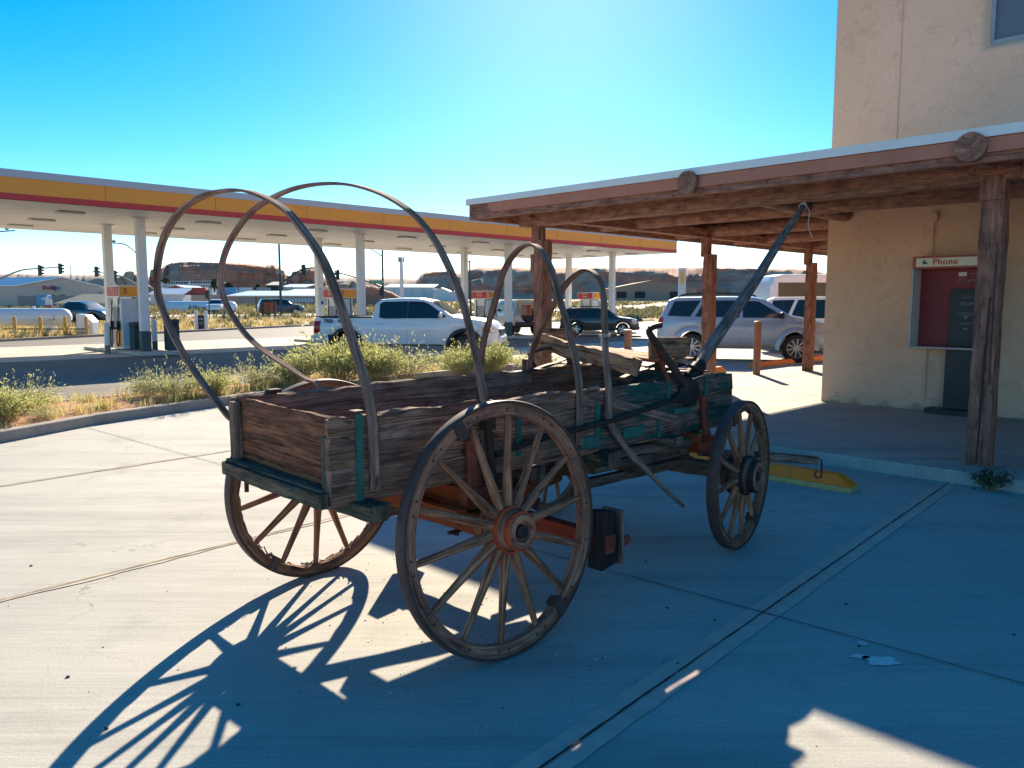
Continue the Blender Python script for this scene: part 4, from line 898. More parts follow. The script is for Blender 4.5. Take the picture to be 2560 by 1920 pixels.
class Car:
    """body lofted along x (forward); y to the left. top/belt/half are (x, value) lines"""
    def __init__(s, o, top, belt, half, sill, wheels, ra, tumble=.34, paint_='car_white', lower=None, zc=.36, rim='alloy', spokes=10, rt=.37):
        s.o, s.top, s.belt, s.half, s.sill, s.wheels, s.ra, s.tumble, s.zc = o, top, belt, half, sill, wheels, ra, tumble, zc
        x0, x1 = top[0][0], top[-1][0]; xs = set(round(x0 + (x1 - x0) * i / 44, 4) for i in range(45)) | {round(p[0], 4) for p in top}
        for w_ in wheels:
            for k in range(17): xs.add(round(w_ - ra * math.cos(math.pi * k / 16), 4))
        s.xs = sorted(x for x in xs if x0 <= x <= x1)
        b = MB(); rows = []
        for x in s.xs:
            r = s.ring(x); rows.append([Vector((x, y, z)) for y, z in r] + [Vector((x, -y, z)) for y, z in reversed(r[1:-1])])
        b.grid(rows, closed_u=True); b.face(list(reversed(rows[0]))); b.face(rows[-1])
        s.body = b.build('body', M[paint_], o, smooth=38)
        for w_ in wheels:
            for sd in (-1, 1): s.wheel(w_, sd, rt, rim, spokes)
        b = MB(); zl = (interp(sill, 0) if isinstance(sill, list) else sill) + .06
        b.box(((x0 + x1) / 2, 0, zl), (abs(x1 - x0) * .9, interp(half, 0) * 1.6, .12)); b.build('underbody', M['plastic'], o)
        for w_ in wheels:
            b = MB(); hw = interp(half, w_) - .03
            b.grid([[Vector((w_ - (ra + .0) * math.cos(math.pi * k / 12), y, zc + (ra + .0) * math.sin(math.pi * k / 12) - .004)) for k in range(13)] for y in (-hw, hw)]); b.build('wheel_housing', M['plastic'], o)
    def zbot(s, x):
        z = interp(s.sill, x) if isinstance(s.sill, list) else s.sill
        for w_ in s.wheels:
            d = abs(x - w_)
            if d < s.ra: z = max(z, s.zc + math.sqrt(max(0, s.ra ** 2 - d * d)))
        return z
    def ring(s, x):
        zt = interp(s.top, x); zb = min(s.zbot(x), zt - .12); w_ = interp(s.half, x); zl = max(zb + .03, min(interp(s.belt, x), zt - .05)); h = zl - zb
        wt = w_ * .955 - s.tumble * max(0, zt - zl - .05); wt = max(wt, .25)
        return [(0, zb), (w_ * .93, zb), (w_ * .965, zb + min(.06, h * .15)), (w_ * .99, zb + h * .4), (w_, zb + h * .68), (w_ * .985, zb + h * .88), (w_ * .955, zl), (wt + .02, zl + (zt - zl) * .78), (wt - .05, zt - .02), (wt * .6, zt + .0), (0, zt + .008)]
    def ys(s, x, z):
        r = s.ring(x)[1:9]
        for (y0, z0), (y1, z1) in zip(r[:-1], r[1:]):
            if z <= z1: return y0 + (y1 - y0) * max(0, (z - z0)) / max(1e-6, z1 - z0)
        return r[-1][0]
    def panel(s, name, poly, m, side, off=.006, par=None, step=.07, nz=5):
        """patch that follows the flank inside an x-z polygon"""
        xs = [p[0] for p in poly]; x0, x1 = min(xs), max(xs); k = max(2, int((x1 - x0) / step)); XS = sorted(set([x0 + (x1 - x0) * (i / k) for i in range(k + 1)] + [p[0] for p in poly]))
        rows = []
        for x in XS:
            xx = min(max(x, x0 + 1e-5), x1 - 1e-5); zz = []
            for (a, b_) in zip(poly, poly[1:] + poly[:1]):
                if (a[0] - xx) * (b_[0] - xx) <= 0 and abs(a[0] - b_[0]) > 1e-9: zz.append(a[1] + (b_[1] - a[1]) * (xx - a[0]) / (b_[0] - a[0]))
            if len(zz) < 2: continue
            lo, hi = min(zz), max(zz)
            rows.append([Vector((x, side * (s.ys(x, lo + (hi - lo) * j / nz) + off), lo + (hi - lo) * j / nz)) for j in range(nz + 1)])
        b = MB(); b.grid(rows if side < 0 else [list(r) for r in rows]); return b.build(name, m, par or s.o, smooth=30)
    def topglass(s, name, xa, xb, wa, wb, m, off=.008):
        rows = []
        for i in range(9):
            x = xa + (xb - xa) * i / 8; r = s.ring(x); zt = r[9][1]; w_ = min(wa + (wb - wa) * i / 8, r[8][0])
            rows.append([Vector((x, w_ * j / 4, zt + off + .008 * (1 - abs(j) / 4))) for j in range(-4, 5)])
        b = MB(); b.grid(rows); return b.build(name, m, s.o, smooth=40)
    def wheel(s, x, sd, rt, rim, n):
        w_ = interp(s.half, x); y = sd * (w_ - .115); b = MB(); A = (0, sd, 0); tw = .23
        b.lathe([(rt * .66, -tw / 2), (rt * .9, -tw / 2 - .005), (rt * .985, -tw / 2 + .03), (rt, -tw / 4), (rt, tw / 4), (rt * .985, tw / 2 - .03), (rt * .9, tw / 2 + .005), (rt * .66, tw / 2)], (0, 0, 0), A, 36)
        whl = b.build('wheel', M['rubber'], s.o, smooth=50, loc=(x, y, rt))
        b = MB(); rr = rt * .67
        b.lathe([(rr, tw / 2), (rr * .94, tw / 2 - .005), (rr * .90, tw / 2 - .05), (rr * .88, -tw / 4)], (0, 0, 0), A, 32)
        b.lathe([(0, tw / 2 - .02), (rr * .22, tw / 2 - .025), (rr * .26, tw / 2 - .06)], (0, 0, 0), A, 16)
        for k in range(n):
            a = 2 * math.pi * k / n + .2; d = Vector((math.cos(a), 0, math.sin(a))); t_ = Vector((-math.sin(a), 0, math.cos(a)))
            b.box(d * rr * .56 + Vector((0, sd * (tw / 2 - .04), 0)), (rr * .80, .03, rr * (.9 if n < 7 else .62) * 2 / n), (d, Vector((0, 1, 0)), t_))
        r_ = b.build('rim', M[rim], whl, smooth=40)
        b = MB(); b.lathe([(rr * .9, tw / 2 - .09), (0, tw / 2 - .09)], (0, 0, 0), A, 24); b.build('brake_disc', M['dark_alloy'], whl)
        return whl
    def mirror(s, x, z, sd, m):
        b = MB(); y = s.ys(x, z); b.ball((x, sd * (y + .13), z + .05), .1, 5, (.7, 1.2, .9)); b.bar((x, sd * y, z), (x, sd * (y + .10), z + .02), .06, .04); b.build('mirror', m, s.o, smooth=60)
    def flare(s, x, m, w_=.05, r=None):
        for sd in (-1, 1):
            b = MB(); r = r or s.ra; hw = interp(s.half, x)
            rows = []
            for k in range(19):
                a = math.pi * k / 18 * 1.06 - .1; c_, s_ = math.cos(a), math.sin(a)
                rows.append([Vector((x - rr * c_, sd * (hw + o), s.zc + rr * s_)) for rr, o in ((r - .01, -.03), (r - .01, .03), (r + .035, .035), (r + w_, .004))])
            b.grid(rows); b.build('wheel_flare', m, s.o, smooth=60)
    def handle(s, x, z, m, par=None, L=.2):
        for sd in (-1, 1):
            b = MB(); y = s.ys(x, z); b.box((x, sd * (y + .02), z), (L, .03, .035)); b.build('handle', m, par or s.o, bevel=.01)

# white double cab pickup beside the planter
o = thing('pickup_truck', 'white double cab pickup truck with black wheel flares parked beside the pumps', 'pickup truck', (-2.93, 23.0, 0), rad(-7))
T = [(-2.70, 1.0), (-2.66, 1.20), (-2.60, 1.235), (-.95, 1.245), (-.93, 1.26), (-.86, 1.66), (-.74, 1.755), (-.2, 1.795), (.35, 1.79), (.72, 1.72), (1.40, 1.29), (1.50, 1.265), (2.1, 1.20), (2.45, 1.12), (2.62, .96), (2.68, .72)]
H = [(-2.70, .85), (-2.5, .915), (-.9, .93), (.6, .93), (1.5, .93), (2.2, .90), (2.5, .80), (2.68, .60)]
BL = [(-2.7, 1.13), (-.9, 1.17), (1.4, 1.17), (2.3, 1.06), (2.7, .74)]
c = Car(o, T, BL, H, [(-2.7, .55), (-2.3, .48), (-1.0, .44), (1.2, .44), (2.3, .46), (2.68, .50)], (-1.72, 1.73), .47, .30, 'car_white', zc=.40, rt=.385, rim='dark_alloy', spokes=6)
DK = M['glass']
c.panel('rear_door', [(-.92, .56), (-.92, 1.16), (.07, 1.16), (.07, .50), (-.82, .50)], M['car_white'], -1, .012)
for sd in (-1, 1):
    dr = c.panel('front_door', [(.085, .50), (.085, 1.16), (1.20, 1.16), (1.20, .62), (1.10, .50)], M['car_white'], sd, .012)
    c.panel('rear_window', [(-.74, 1.24), (-.74, 1.62), (-.64, 1.68), (.074, 1.695), (.074, 1.215), (-.6, 1.205)], DK, sd, .012)
    c.panel('front_window', [(.082, 1.215), (.082, 1.695), (.52, 1.685), (.72, 1.60), (1.20, 1.27), (1.08, 1.22)], DK, sd, .012)
    c.panel('tail_lamp', [(-2.69, .84), (-2.66, 1.13), (-2.45, 1.13), (-2.50, .80), (-2.64, .78)], M['lamp_red'], sd, .012)
    c.panel('head_lamp', [(2.12, .86), (2.10, 1.0), (2.48, .97), (2.60, .82), (2.40, .80)], M['lamp_clear'], sd, .014)
    c.panel('side_marker', [(2.22, .88), (2.22, .93), (2.46, .91), (2.46, .86)], M['lamp_amber'], sd, .022)
    c.mirror(1.06, 1.25, sd, M['car_white'])
    c.panel('rocker_trim', [(-1.2, .445), (-1.2, .48), (1.2, .48), (1.2, .445)], M['plastic'], sd, .015)
c.topglass('windscreen', .76, 1.34, .66, .74, M['glass'])
c.handle(-.70, 1.06, M['car_white']); c.handle(.25, 1.06, M['car_white'])
for w_ in (-1.72, 1.73): c.flare(w_, M['plastic'], .075)
b = MB(); b.box((-1.78, 0, 1.255), (1.66, 1.72, .03)); b.build('bed_cover', M['plastic'], o, bevel=.01)
b = MB(); b.box((-2.72, 0, .62), (.20, 1.62, .20)); b.build('rear_bumper', M['car_white'], o, bevel=.04)
b = MB(); b.box((2.62, 0, .62), (.22, 1.30, .22)); b.build('front_bumper', M['car_white'], o, bevel=.06)
b = MB(); b.box((2.64, 0, .80), (.10, 1.05, .24)); b.build('grille', M['plastic'], o, bevel=.03)
text('decal', 'TRD', .13, (-2.22, -.945, 1.13), (1, 0, 0), UP, M['plastic'], o, .003, bold=.006); text('decal', '4X4', .11, (-1.82, -.95, 1.13), (1, 0, 0), UP, M['plastic'], o, .003, bold=.006)
text('badge', 'TACOMA', .055, (.62, -.965, .86), (1, 0, 0), UP, M['alloy'], o, .003)
b = MB(); b.box((-2.2, -.93, .60), (.06, .04, .3)); b.build('mud_flap', M['plastic'], o)

# silver sport utility car at the kerb
def suv(o, col, L=4.44, roof=1.70, lower=None, rails=True, rim='alloy', spokes=10, rt=.37, wedge=0.0, dlo=None):
    h = L / 2
    T = [(-h, .84), (-h + .03, 1.10), (-h + .08, 1.20), (-h + .28, roof - .10), (-h + .48, roof - .02), (-.5, roof), (.22, roof - .01), (.45, roof - .06), (1.14, 1.23), (1.26, 1.19), (h - .55, 1.11), (h - .16, 1.01), (h - .03, .82), (h, .56)]
    H = [(-h, .74), (-h + .2, .87), (-.9, .905), (1.2, .905), (h - .5, .87), (h - .15, .76), (h, .58)]
    B = [(-h, 1.05), (-h + .4, 1.12), (1.0, 1.09), (1.3, 1.09), (h, .84)]
    wb = L * .295
    c = Car(o, T, B, H, [(-h, .42), (-h + .6, .34), (h - .6, .34), (h, .36)], (-wb, wb), rt + .06, .32, col, zc=rt, rt=rt, rim=rim, spokes=spokes)
    g = M['glass']; zt = roof - .13
    for sd in (-1, 1):
        c.panel('quarter_window', [(-h + .27, 1.19), (-h + .44, zt - .0), (-h + 1.12, zt + .02), (-h + .86, 1.17)], g, sd, .010)
        c.panel('rear_window', [(-h + .98, 1.17), (-h + 1.22, zt + .02), (-.12, zt + .02), (-.12, 1.15)], g, sd, .010)
        c.panel('front_window', [(-.03, 1.15), (-.03, zt + .02), (.36, zt - .01), (.96, 1.20), (.94, 1.14)], g, sd, .010)
        c.panel('rear_door', [(-h + .96, 1.11), (-.10, 1.10), (-.10, .44), (-.80, .44), (-h + .96, .86)], M[col], sd, .008)
        c.panel('front_door', [(-.07, 1.10), (1.02, 1.07), (1.04, .60), (.94, .44), (-.07, .44)], M[col], sd, .008)
        c.panel('tail_lamp', [(-h + .01, .88), (-h + .05, 1.14), (-h + .17, 1.15), (-h + .13, .86)], M['lamp_red'], sd, .010)
        c.panel('head_lamp', [(h - .46, .84), (h - .50, .99), (h - .20, .95), (h - .06, .78), (h - .2, .76)], M['lamp_clear'], sd, .010)
        c.panel('side_cladding', [(-h + .1, .44), (-wb - .45, .52), (wb + .43, .50), (h - .1, .46), (h - .1, .38), (wb + .42, .36), (-wb - .44, .37), (-h + .1, .42)] if False else [(-wb + .46, .36), (-wb + .46, .48), (wb - .46, .48), (wb - .46, .36)], M[lower or col], sd, .014)
        c.mirror(.93, 1.16, sd, M[col] if not lower else M['plastic'])
        if rails:
            b = MB(); y = sd * .56; b.tube(catmull([(-h + .55, y, roof - .02), (-h + .75, y, roof + .06), (-.6, y, roof + .075), (.1, y, roof + .05), (.3, y, roof - .01)], 4), .022, 6); b.build('roof_rail', M['plastic'], o, smooth=60)
    c.topglass('windscreen', .50, 1.11, .60, .74, M['glass'])
    c.handle(-h + 1.13, 1.0, M[col]); c.handle(.12, 1.0, M[col])
    b = MB(); b.box((h - .05, 0, .46), (.16, 1.3, .2)); b.build('front_bumper', M[lower or col], o, bevel=.05)
    b = MB(); b.box((h - .055, 0, .70), (.10, .95, .17)); b.build('grille', M['plastic'], o, bevel=.02)
    b = MB(); b.box((h - .005 + .045, 0, .50), (.02, .32, .15)); b.build('number_plate', M['plate'], o)
    b = MB(); b.box((-h + .02, 0, .52), (.14, 1.45, .22)); b.build('rear_bumper', M[lower or col], o, bevel=.05)
    return c
o = thing('silver_car', 'silver sport utility car with roof rails parked behind the porch posts', 'car', (6.72, 22.75, 0), rad(-15))
c = suv(o, 'car_silver', lower='car_beige'); o.scale = (1.08, 1.08, 1.08)
for w_ in (-1.31, 1.31): c.flare(w_, M['car_silver'], .10)
b = MB(); b.tube(catmull([(.98, -.5, 1.35), (1.13, -.2, 1.25), (1.15, .1, 1.24)], 4), .012, 5); b.tube(catmull([(1.1, -.0, 1.27), (1.15, .3, 1.24), (1.14, .5, 1.24)], 4), .012, 5); b.build('wiper', M['plastic'], o)
o = thing('dark_car', 'dark green sport utility car driving past behind the wagon bows', 'car', (xat(1500, 40.2), 40.2, 0), rad(-8)); o.scale = (.79, .79, .80)
suv(o, 'car_dark', L=5.05, roof=1.76, rt=.39, spokes=5)
o = thing('white_car', 'white passenger car mostly hidden behind the silver car bonnet', 'car', (10.7, 25.9, 0), rad(-15))
suv(o, 'car_white', L=4.9, roof=1.86, rt=.37, spokes=5, rails=False)
# boxy four wheel drive at the pump
o = thing('grey_jeep', 'pale grey boxy four wheel drive with spare wheel seen from behind at the pumps', 'car', (xat(1285, 41.5), 41.5, 0), rad(112))
T = [(-1.95, .90), (-1.93, 1.12), (-1.90, 1.20), (-1.84, 1.74), (-1.7, 1.80), (.3, 1.80), (.45, 1.74), (.72, 1.20), (1.8, 1.12), (1.95, 1.0), (1.97, .62)]
c = Car(o, T, [(-2, 1.14), (2, 1.10)], [(-1.95, .78), (-1.8, .80), (.8, .80), (1.97, .70)], .5, (-1.2, 1.22), .46, .12, 'car_grey', zc=.40, rt=.39, rim='dark_alloy', spokes=5)
for sd in (-1, 1):
    c.panel('rear_window', [(-1.75, 1.22), (-1.70, 1.68), (-.75, 1.68), (-.75, 1.22)], M['glass'], sd, .01); c.panel('front_window', [(-.6, 1.22), (-.6, 1.68), (.3, 1.66), (.62, 1.22)], M['glass'], sd, .01)
    c.panel('tail_lamp', [(-1.94, .95), (-1.94, 1.12), (-1.84, 1.12), (-1.84, .95)], M['lamp_red'], sd, .012)
    c.mirror(.5, 1.22, sd, M['plastic'])
for w_ in (-1.2, 1.22): c.flare(w_, M['plastic'], .10)
b = MB(); b.box((-1.905, 0, 1.46), (.03, 1.15, .40)); b.build('tailgate_window', M['glass'], o, bevel=.01)
b = MB(); b.lathe([(0, .12), (.2, .12), (.33, .10), (.37, .05), (.37, -.10)], (-1.98, 0, 1.02), (-1, 0, 0), 28); b.build('spare_wheel', M['rubber'], o, smooth=40)
b = MB(); b.box((-2.0, 0, .58), (.16, 1.5, .2)); b.build('rear_bumper', M['plastic'], o, bevel=.03)
# high roof passenger van
o = thing('passenger_van', 'white high roofed passenger van with dark side windows', 'van', (xat(1905, 28.6) + 2.75, 28.6, 0), rad(4))
T = [(-2.9, .9), (-2.88, 2.3), (-2.75, 2.58), (-2.4, 2.66), (1.2, 2.66), (1.55, 2.55), (2.35, 1.45), (2.75, 1.25), (2.95, .9), (2.98, .6)]
c = Car(o, T, [(-3, 1.80), (1.4, 1.80), (2.2, 1.38), (3, 1.1)], [(-2.9, .95), (-2.7, 1.0), (2, 1.0), (2.6, .92), (2.98, .7)], .42, (-1.9, 1.9), .46, .10, 'car_white', zc=.37, rt=.36, spokes=8)
for sd in (-1, 1):
    for k in range(4): c.panel('side_window', [(-2.62 + k * 1.02, 1.87), (-2.62 + k * 1.02, 2.36), (-1.64 + k * 1.02, 2.36), (-1.64 + k * 1.02, 1.87)], M['glass'], sd, .01)
    c.panel('front_window', [(1.45, 1.84), (1.45, 2.34), (1.62, 2.30), (1.95, 1.85)], M['glass'], sd, .01)
c.topglass('windscreen', 1.6, 2.32, .78, .86, M['glass'])
# small cars out on the far road
o = thing('dark_pickup', 'dark blue pickup truck standing behind the propane tank', 'pickup truck', (xat(205, 58), 58, 0), rad(-14))
c = Car(o, [(-2.6, .9), (-2.55, 1.10), (-1.0, 1.12), (-.9, 1.6), (-.6, 1.76), (.3, 1.76), (.7, 1.66), (1.4, 1.2), (2.4, 1.06), (2.65, .8)], BL, [(-2.6, .88), (1.5, .93), (2.4, .85), (2.65, .65)], .46, (-1.7, 1.7), .45, .3, 'car_blue', zc=.39, rt=.38, rim='dark_alloy', spokes=6)
for sd in (-1, 1): c.panel('side_window', [(-.75, 1.15), (-.7, 1.62), (.5, 1.62), (1.1, 1.16)], M['glass'], sd, .01)
b = MB(); b.box((.9, 0, 1.22), (.02, .02, .02)); b.build('aerial', M['plastic'], o)
o = thing('blue_minivan', 'dark blue minivan passing behind the brown notice board', 'car', (xat(702, 88), 88, gz(88) + .1), rad(25))
suv(o, 'car_blue', L=4.9, roof=1.78, rails=False, spokes=5)
o = thing('white_pickup', 'small white pickup parked by the white tank behind the air machine', 'pickup truck', (xat(503, 92), 97, gz(97)), rad(-80))
c = Car(o, [(-2.6, .9), (-2.55, 1.10), (-1.0, 1.12), (-.9, 1.6), (-.6, 1.76), (.3, 1.76), (.7, 1.66), (1.4, 1.2), (2.4, 1.06), (2.65, .8)], BL, [(-2.6, .88), (1.5, .93), (2.4, .85), (2.65, .65)], .46, (-1.7, 1.7), .45, .3, 'car_white', zc=.39, rt=.38, rim='dark_alloy', spokes=6)
c.topglass('windscreen', .74, 1.36, .64, .74, M['glass'])
# ---------------------------------------------------------------- things across the road
M['steel'] = paint('galvanised_steel', (.22, .24, .25), .45, .5, .08); M['dark_pole'] = paint('dark_green_pole', (.022, .04, .048), .5); M['signal'] = paint('signal_black', (.012, .024, .028), .5)
M['tank'] = paint('white_tank_paint', (.72, .73, .74), .3, var=.04, coat=.3); M['yellow_post'] = paint('yellow_post_paint', (.62, .36, .05), .6); M['tan_wall'] = paint('tan_block_wall', (.42, .30, .24), .9, var=.08, scale=1)
M['pink_wall'] = paint('pinkish_metal_wall', (.60, .43, .35), .7, var=.05, scale=.5); M['pink_dark'] = paint('mauve_lower_wall', (.36, .25, .22), .8, var=.06); M['tin_roof'] = paint('bright_tin_roof', (.60, .62, .64), .35, .3, .06, 1)
M['green_roof'] = paint('grey_green_shingle', (.115, .135, .13), .9, var=.1, scale=2); M['far_white'] = paint('far_white_siding', (.60, .62, .63), .7, var=.05); M['far_grey'] = paint('far_grey_siding', (.26, .28, .30), .8); M['rust_board'] = paint('rust_red_board', (.30, .10, .05), .8, var=.15, scale=3); M['post_red'] = paint('dark_red_post', (.10, .03, .022), .8)
M['far_red'] = paint('far_red_paint', (.32, .05, .045), .7); M['sign_green'] = paint('street_sign_green', (.01, .20, .11), .5); M['brown_roof'] = paint('brown_gable_wall', (.34, .22, .165), .85, var=.06, scale=.3); M['ice_blue'] = paint('ice_box_blue', (.03, .25, .50), .4); M['ice_red'] = paint('ice_letter_red', (.40, .05, .06), .5); M['dark_open'] = paint('dark_opening', (.02, .022, .026), .9)
def lens(c): return c
M['green_lens'] = paint('dark_signal_lens', (.05, .06, .05), .25)
def signal(par, p, face, h=1.15):
    """three lamp head with visors on a back plate, facing 'face'"""
    f = Vector(face).normalized(); S = f.cross(UP).normalized(); p = Vector(p); b = MB()
    b.box(p, (.42, .05, h), (S, f, UP)); b.box(p + f * .10, (.30, .18, h * .9), (S, f, UP))
    hd = b.build('signal_head', M['signal']); world_child(hd, par)
    b = MB()
    for k in (-1, 0, 1):
        q = p + UP * k * h * .29 + f * .2; r = .13
        rows = [[q + f * d + (S * math.cos(a) + UP * math.sin(a)) * r for a in [math.pi * (i / 10 * 1.3 - .15) for i in range(11)]] for d in (0, .26)]
        b.grid(rows)
    v = b.build('visor', M['signal']); v.parent = hd; return hd
def mast(name, label, base, h, arm_pts, heads, r=.14, mat='steel', face=(0, -1, 0), group=None):
    o = thing(name, label, 'traffic light', base, 0, group or 'traffic lights at the junction'); bz = Vector(base)
    b = MB(); b.tube([bz, bz + UP * h], [r, r * .7], 10); world_child(b.build('pole', M[mat], smooth=60), o)
    if arm_pts:
        b = MB(); b.tube(catmull(arm_pts, 4), [r * .75 - r * .4 * i / (len(arm_pts) * 4) for i in range(len(catmull(arm_pts, 4)))], 8); world_child(b.build('arm', M[mat], smooth=60), o)
    for p in heads: signal(o, p, face)
    return o
D = 84
g0 = lambda px, Y: Vector((xat(px, Y), Y, gz(Y)))
mast('traffic_signal', 'traffic light arm with two signal heads entering at the left edge', g0(-60, D), 6.2, [at(-60, 726, D), at(0, 697, D), at(40, 680, D), at(62, 674, D), at(100, 671, D), at(146, 668, D)], [at(98, 676, D - .2), at(149, 672, D - .2)], face=(.45, .9, 0))
mast('traffic_signal', 'traffic light arm with one head left of the small red rock dome', g0(358, 88), 6.5, [at(358, 722, 88), at(330, 705, 88), at(308, 693, 88), at(292, 688, 88), at(232, 679, 88)], [at(286, 689, 88), at(240, 679, 88)], face=(.3, .9, 0), mat='steel')
o = mast('traffic_signal', 'traffic light on the tall dark pole behind the brown notice board', g0(702, D), 9.2, [at(703, 709, D), at(722, 695, D), at(740, 682, D), at(758, 672, D), at(775, 670, D), at(800, 669, D)], [at(759, 675, D - .3)], mat='dark_pole', face=(-.5, .85, 0))
b = MB(); b.box(at(695, 679, D), (.4, .35, .5)); b.box(at(706, 682, D), (.35, .3, .45)); world_child(b.build('pedestrian_signal', M['far_grey'], bevel=.03), o)
o = mast('traffic_signal', 'traffic light with green street sign and lamp arm behind the white pickup', g0(958, 92), 8.0, [at(957, 718, 92), at(925, 705, 92), at(900, 697, 92), at(870, 688, 92), at(845, 683, 92), at(800, 682, 92)], [at(845, 687, 91.7), at(955, 728, 91.7)], mat='dark_pole', face=(-.5, -.85, 0))
b = MB(); b.tube([at(958, 641, 92), at(940, 630, 92), at(915, 615, 92), at(900, 612, 92)], [.09, .07, .06, .05], 8); world_child(b.build('lamp_arm', M['dark_pole'], smooth=60), o)
b = MB(); b.box(at(940, 705, 91.6), (1.66, .04, .40)); sgb = b.build('street_sign', M['sign_green']); world_child(sgb, o)
tx = text('lettering', 'Coppermine Rd', .24, at(940, 705, 91.55), (1, 0, 0), UP, M['white_ink'], None, .004); tx.parent = sgb
o = thing('lamp_mast', 'lamp arm with a small camera seen between the two left columns', 'lamp post', g0(358, 80), 0)
b = MB(); b.tube([Vector(o.location), at(358, 655, 80)], [.12, .09], 8); b.tube(catmull([at(358, 648, 80), at(340, 632, 80), at(318, 614, 80), at(300, 608.5, 80), at(262, 607, 80)], 4), .055, 8); world_child(b.build('pole', M['dark_pole'], smooth=60), o)
b = MB(); b.box(at(285, 603, 80), (.2, .3, .18)); b.bar(at(285, 609, 80), at(285, 603, 80), .05, .05); world_child(b.build('camera', M['dark_pole']), o)
o = thing('lamp_mast', 'lamp arm poking in at the left edge just below the canopy', 'lamp post', g0(-70, 78), 0)
b = MB(); b.tube([Vector(o.location), at(-70, 600, 78)], [.12, .09], 8); b.tube(catmull([at(-70, 600, 78), at(-30, 584, 78), at(0, 579, 78), at(37, 576.5, 78)], 4), .06, 8); world_child(b.build('pole', M['dark_pole'], smooth=60), o)
b = MB(); b.box(at(17, 572, 78), (.2, .3, .18)); b.bar(at(17, 578, 78), at(17, 572, 78), .05, .05); world_child(b.build('camera', M['dark_pole']), o)
for px, lab in ((519, 'pedestrian light on a short dark pole left of the second wagon bow'), (556, 'dark pedestrian light pole just behind the second wagon bow')):
    Y = 74 if px == 519 else 66; o = thing('pedestrian_light', lab, 'traffic light', g0(px + 3, Y), 0, 'pedestrian lights at the junction')
    b = MB(); b.tube([Vector(o.location), at(px + 3, 724, Y)], .05, 8); world_child(b.build('pole', M['dark_pole'], smooth=60), o)
    b = MB(); b.box(at(px, 736, Y - .1), (.34, .3, .80)); b.box(at(px, 733, Y - .3), (.22, .02, .2)); b.box(at(px, 739, Y - .3), (.22, .02, .2)); world_child(b.build('signal_head', M['signal'], bevel=.03), o)
o = thing('street_lamp', 'slim dark street lamp standing behind pump 9', 'street lamp', g0(1177, 70), 0)
b = MB(); b.tube([Vector(o.location), at(1174, 654, 70)], [.09, .06], 8); world_child(b.build('pole', M['dark_pole'], smooth=60), o)
b = MB(); b.box(at(1171, 653, 70), (.5, .25, .09)); world_child(b.build('lamp_head', M['dark_pole'], bevel=.02), o)
o = thing('phone_mast', 'pale mobile phone mast with antennas above the white sheds', 'mast', g0(1005, 170), 0)
b = MB(); b.tube([Vector(o.location), at(1003, 643, 170)], [.5, .32], 10); world_child(b.build('pole', M['far_white'], smooth=60), o)
for dx in (-6, -2.5, 6.5):
    b = MB(); b.box(at(1003 + dx, 649, 169), (.28, .3, 1.05)); b.bar(at(1003, 650, 169.5), at(1003 + dx, 650, 169.3), .08, .08); world_child(b.build('antenna', M['far_grey']), o)
def pylon(px, ytop, ybase, Y, label):
    o = thing('power_pylon', label, 'pylon', at(px, ybase, Y), 0, 'power pylons on the skyline'); b = MB(); w_ = 5.0; zb, zt = at(px, ybase, Y).z, at(px, ytop, Y).z; x = xat(px, Y); H_ = zt - zb
    for sx in (-1, 1):
        b.bar((x + sx * w_, Y, zb), (x + sx * 1.0, Y, zb + H_ * .55), .5, .5); b.bar((x + sx * 1.0, Y, zb + H_ * .55), (x, Y, zt), .4, .4)
        for k in range(3): b.bar((x + sx * (w_ - k * 1.5), Y, zb + H_ * .18 * k), (x - sx * (w_ - 1.5 - k * 1.2), Y, zb + H_ * .18 * (k + 1)), .3, .3)
    for f, l in ((.55, 9), (.7, 7), (.84, 5)): b.bar((x - l, Y, zb + H_ * f), (x + l, Y, zb + H_ * f), .35, .35)
    world_child(b.build('lattice', M['steel']), o)
pylon(925, 667, 690, 1500, 'small steel power pylon on the skyline left of the street sign'); pylon(279, 656, 684, 1400, 'small steel power pylon on the skyline beside the left columns')

o = thing('power_line', 'thin power lines sagging between the pylons on the skyline', 'power line', at(279, 662, 1400))
b = MB()
for dx, dz in ((-9, 0), (9, 0), (0, 12)):
    for (p0, p1) in ((at(-300, 690, 1100), at(279, 668, 1400)), (at(279, 668, 1400), at(925, 676, 1500)), (at(925, 676, 1500), at(1500, 668, 1900))):
        q0, q1 = p0 + Vector((dx, 0, dz)), p1 + Vector((dx, 0, dz)); b.tube([q0.lerp(q1, k / 10) - UP * 14 * math.sin(math.pi * k / 10) for k in range(11)], .16, 4, caps=False)
world_child(b.build('wires', M['steel']), o)
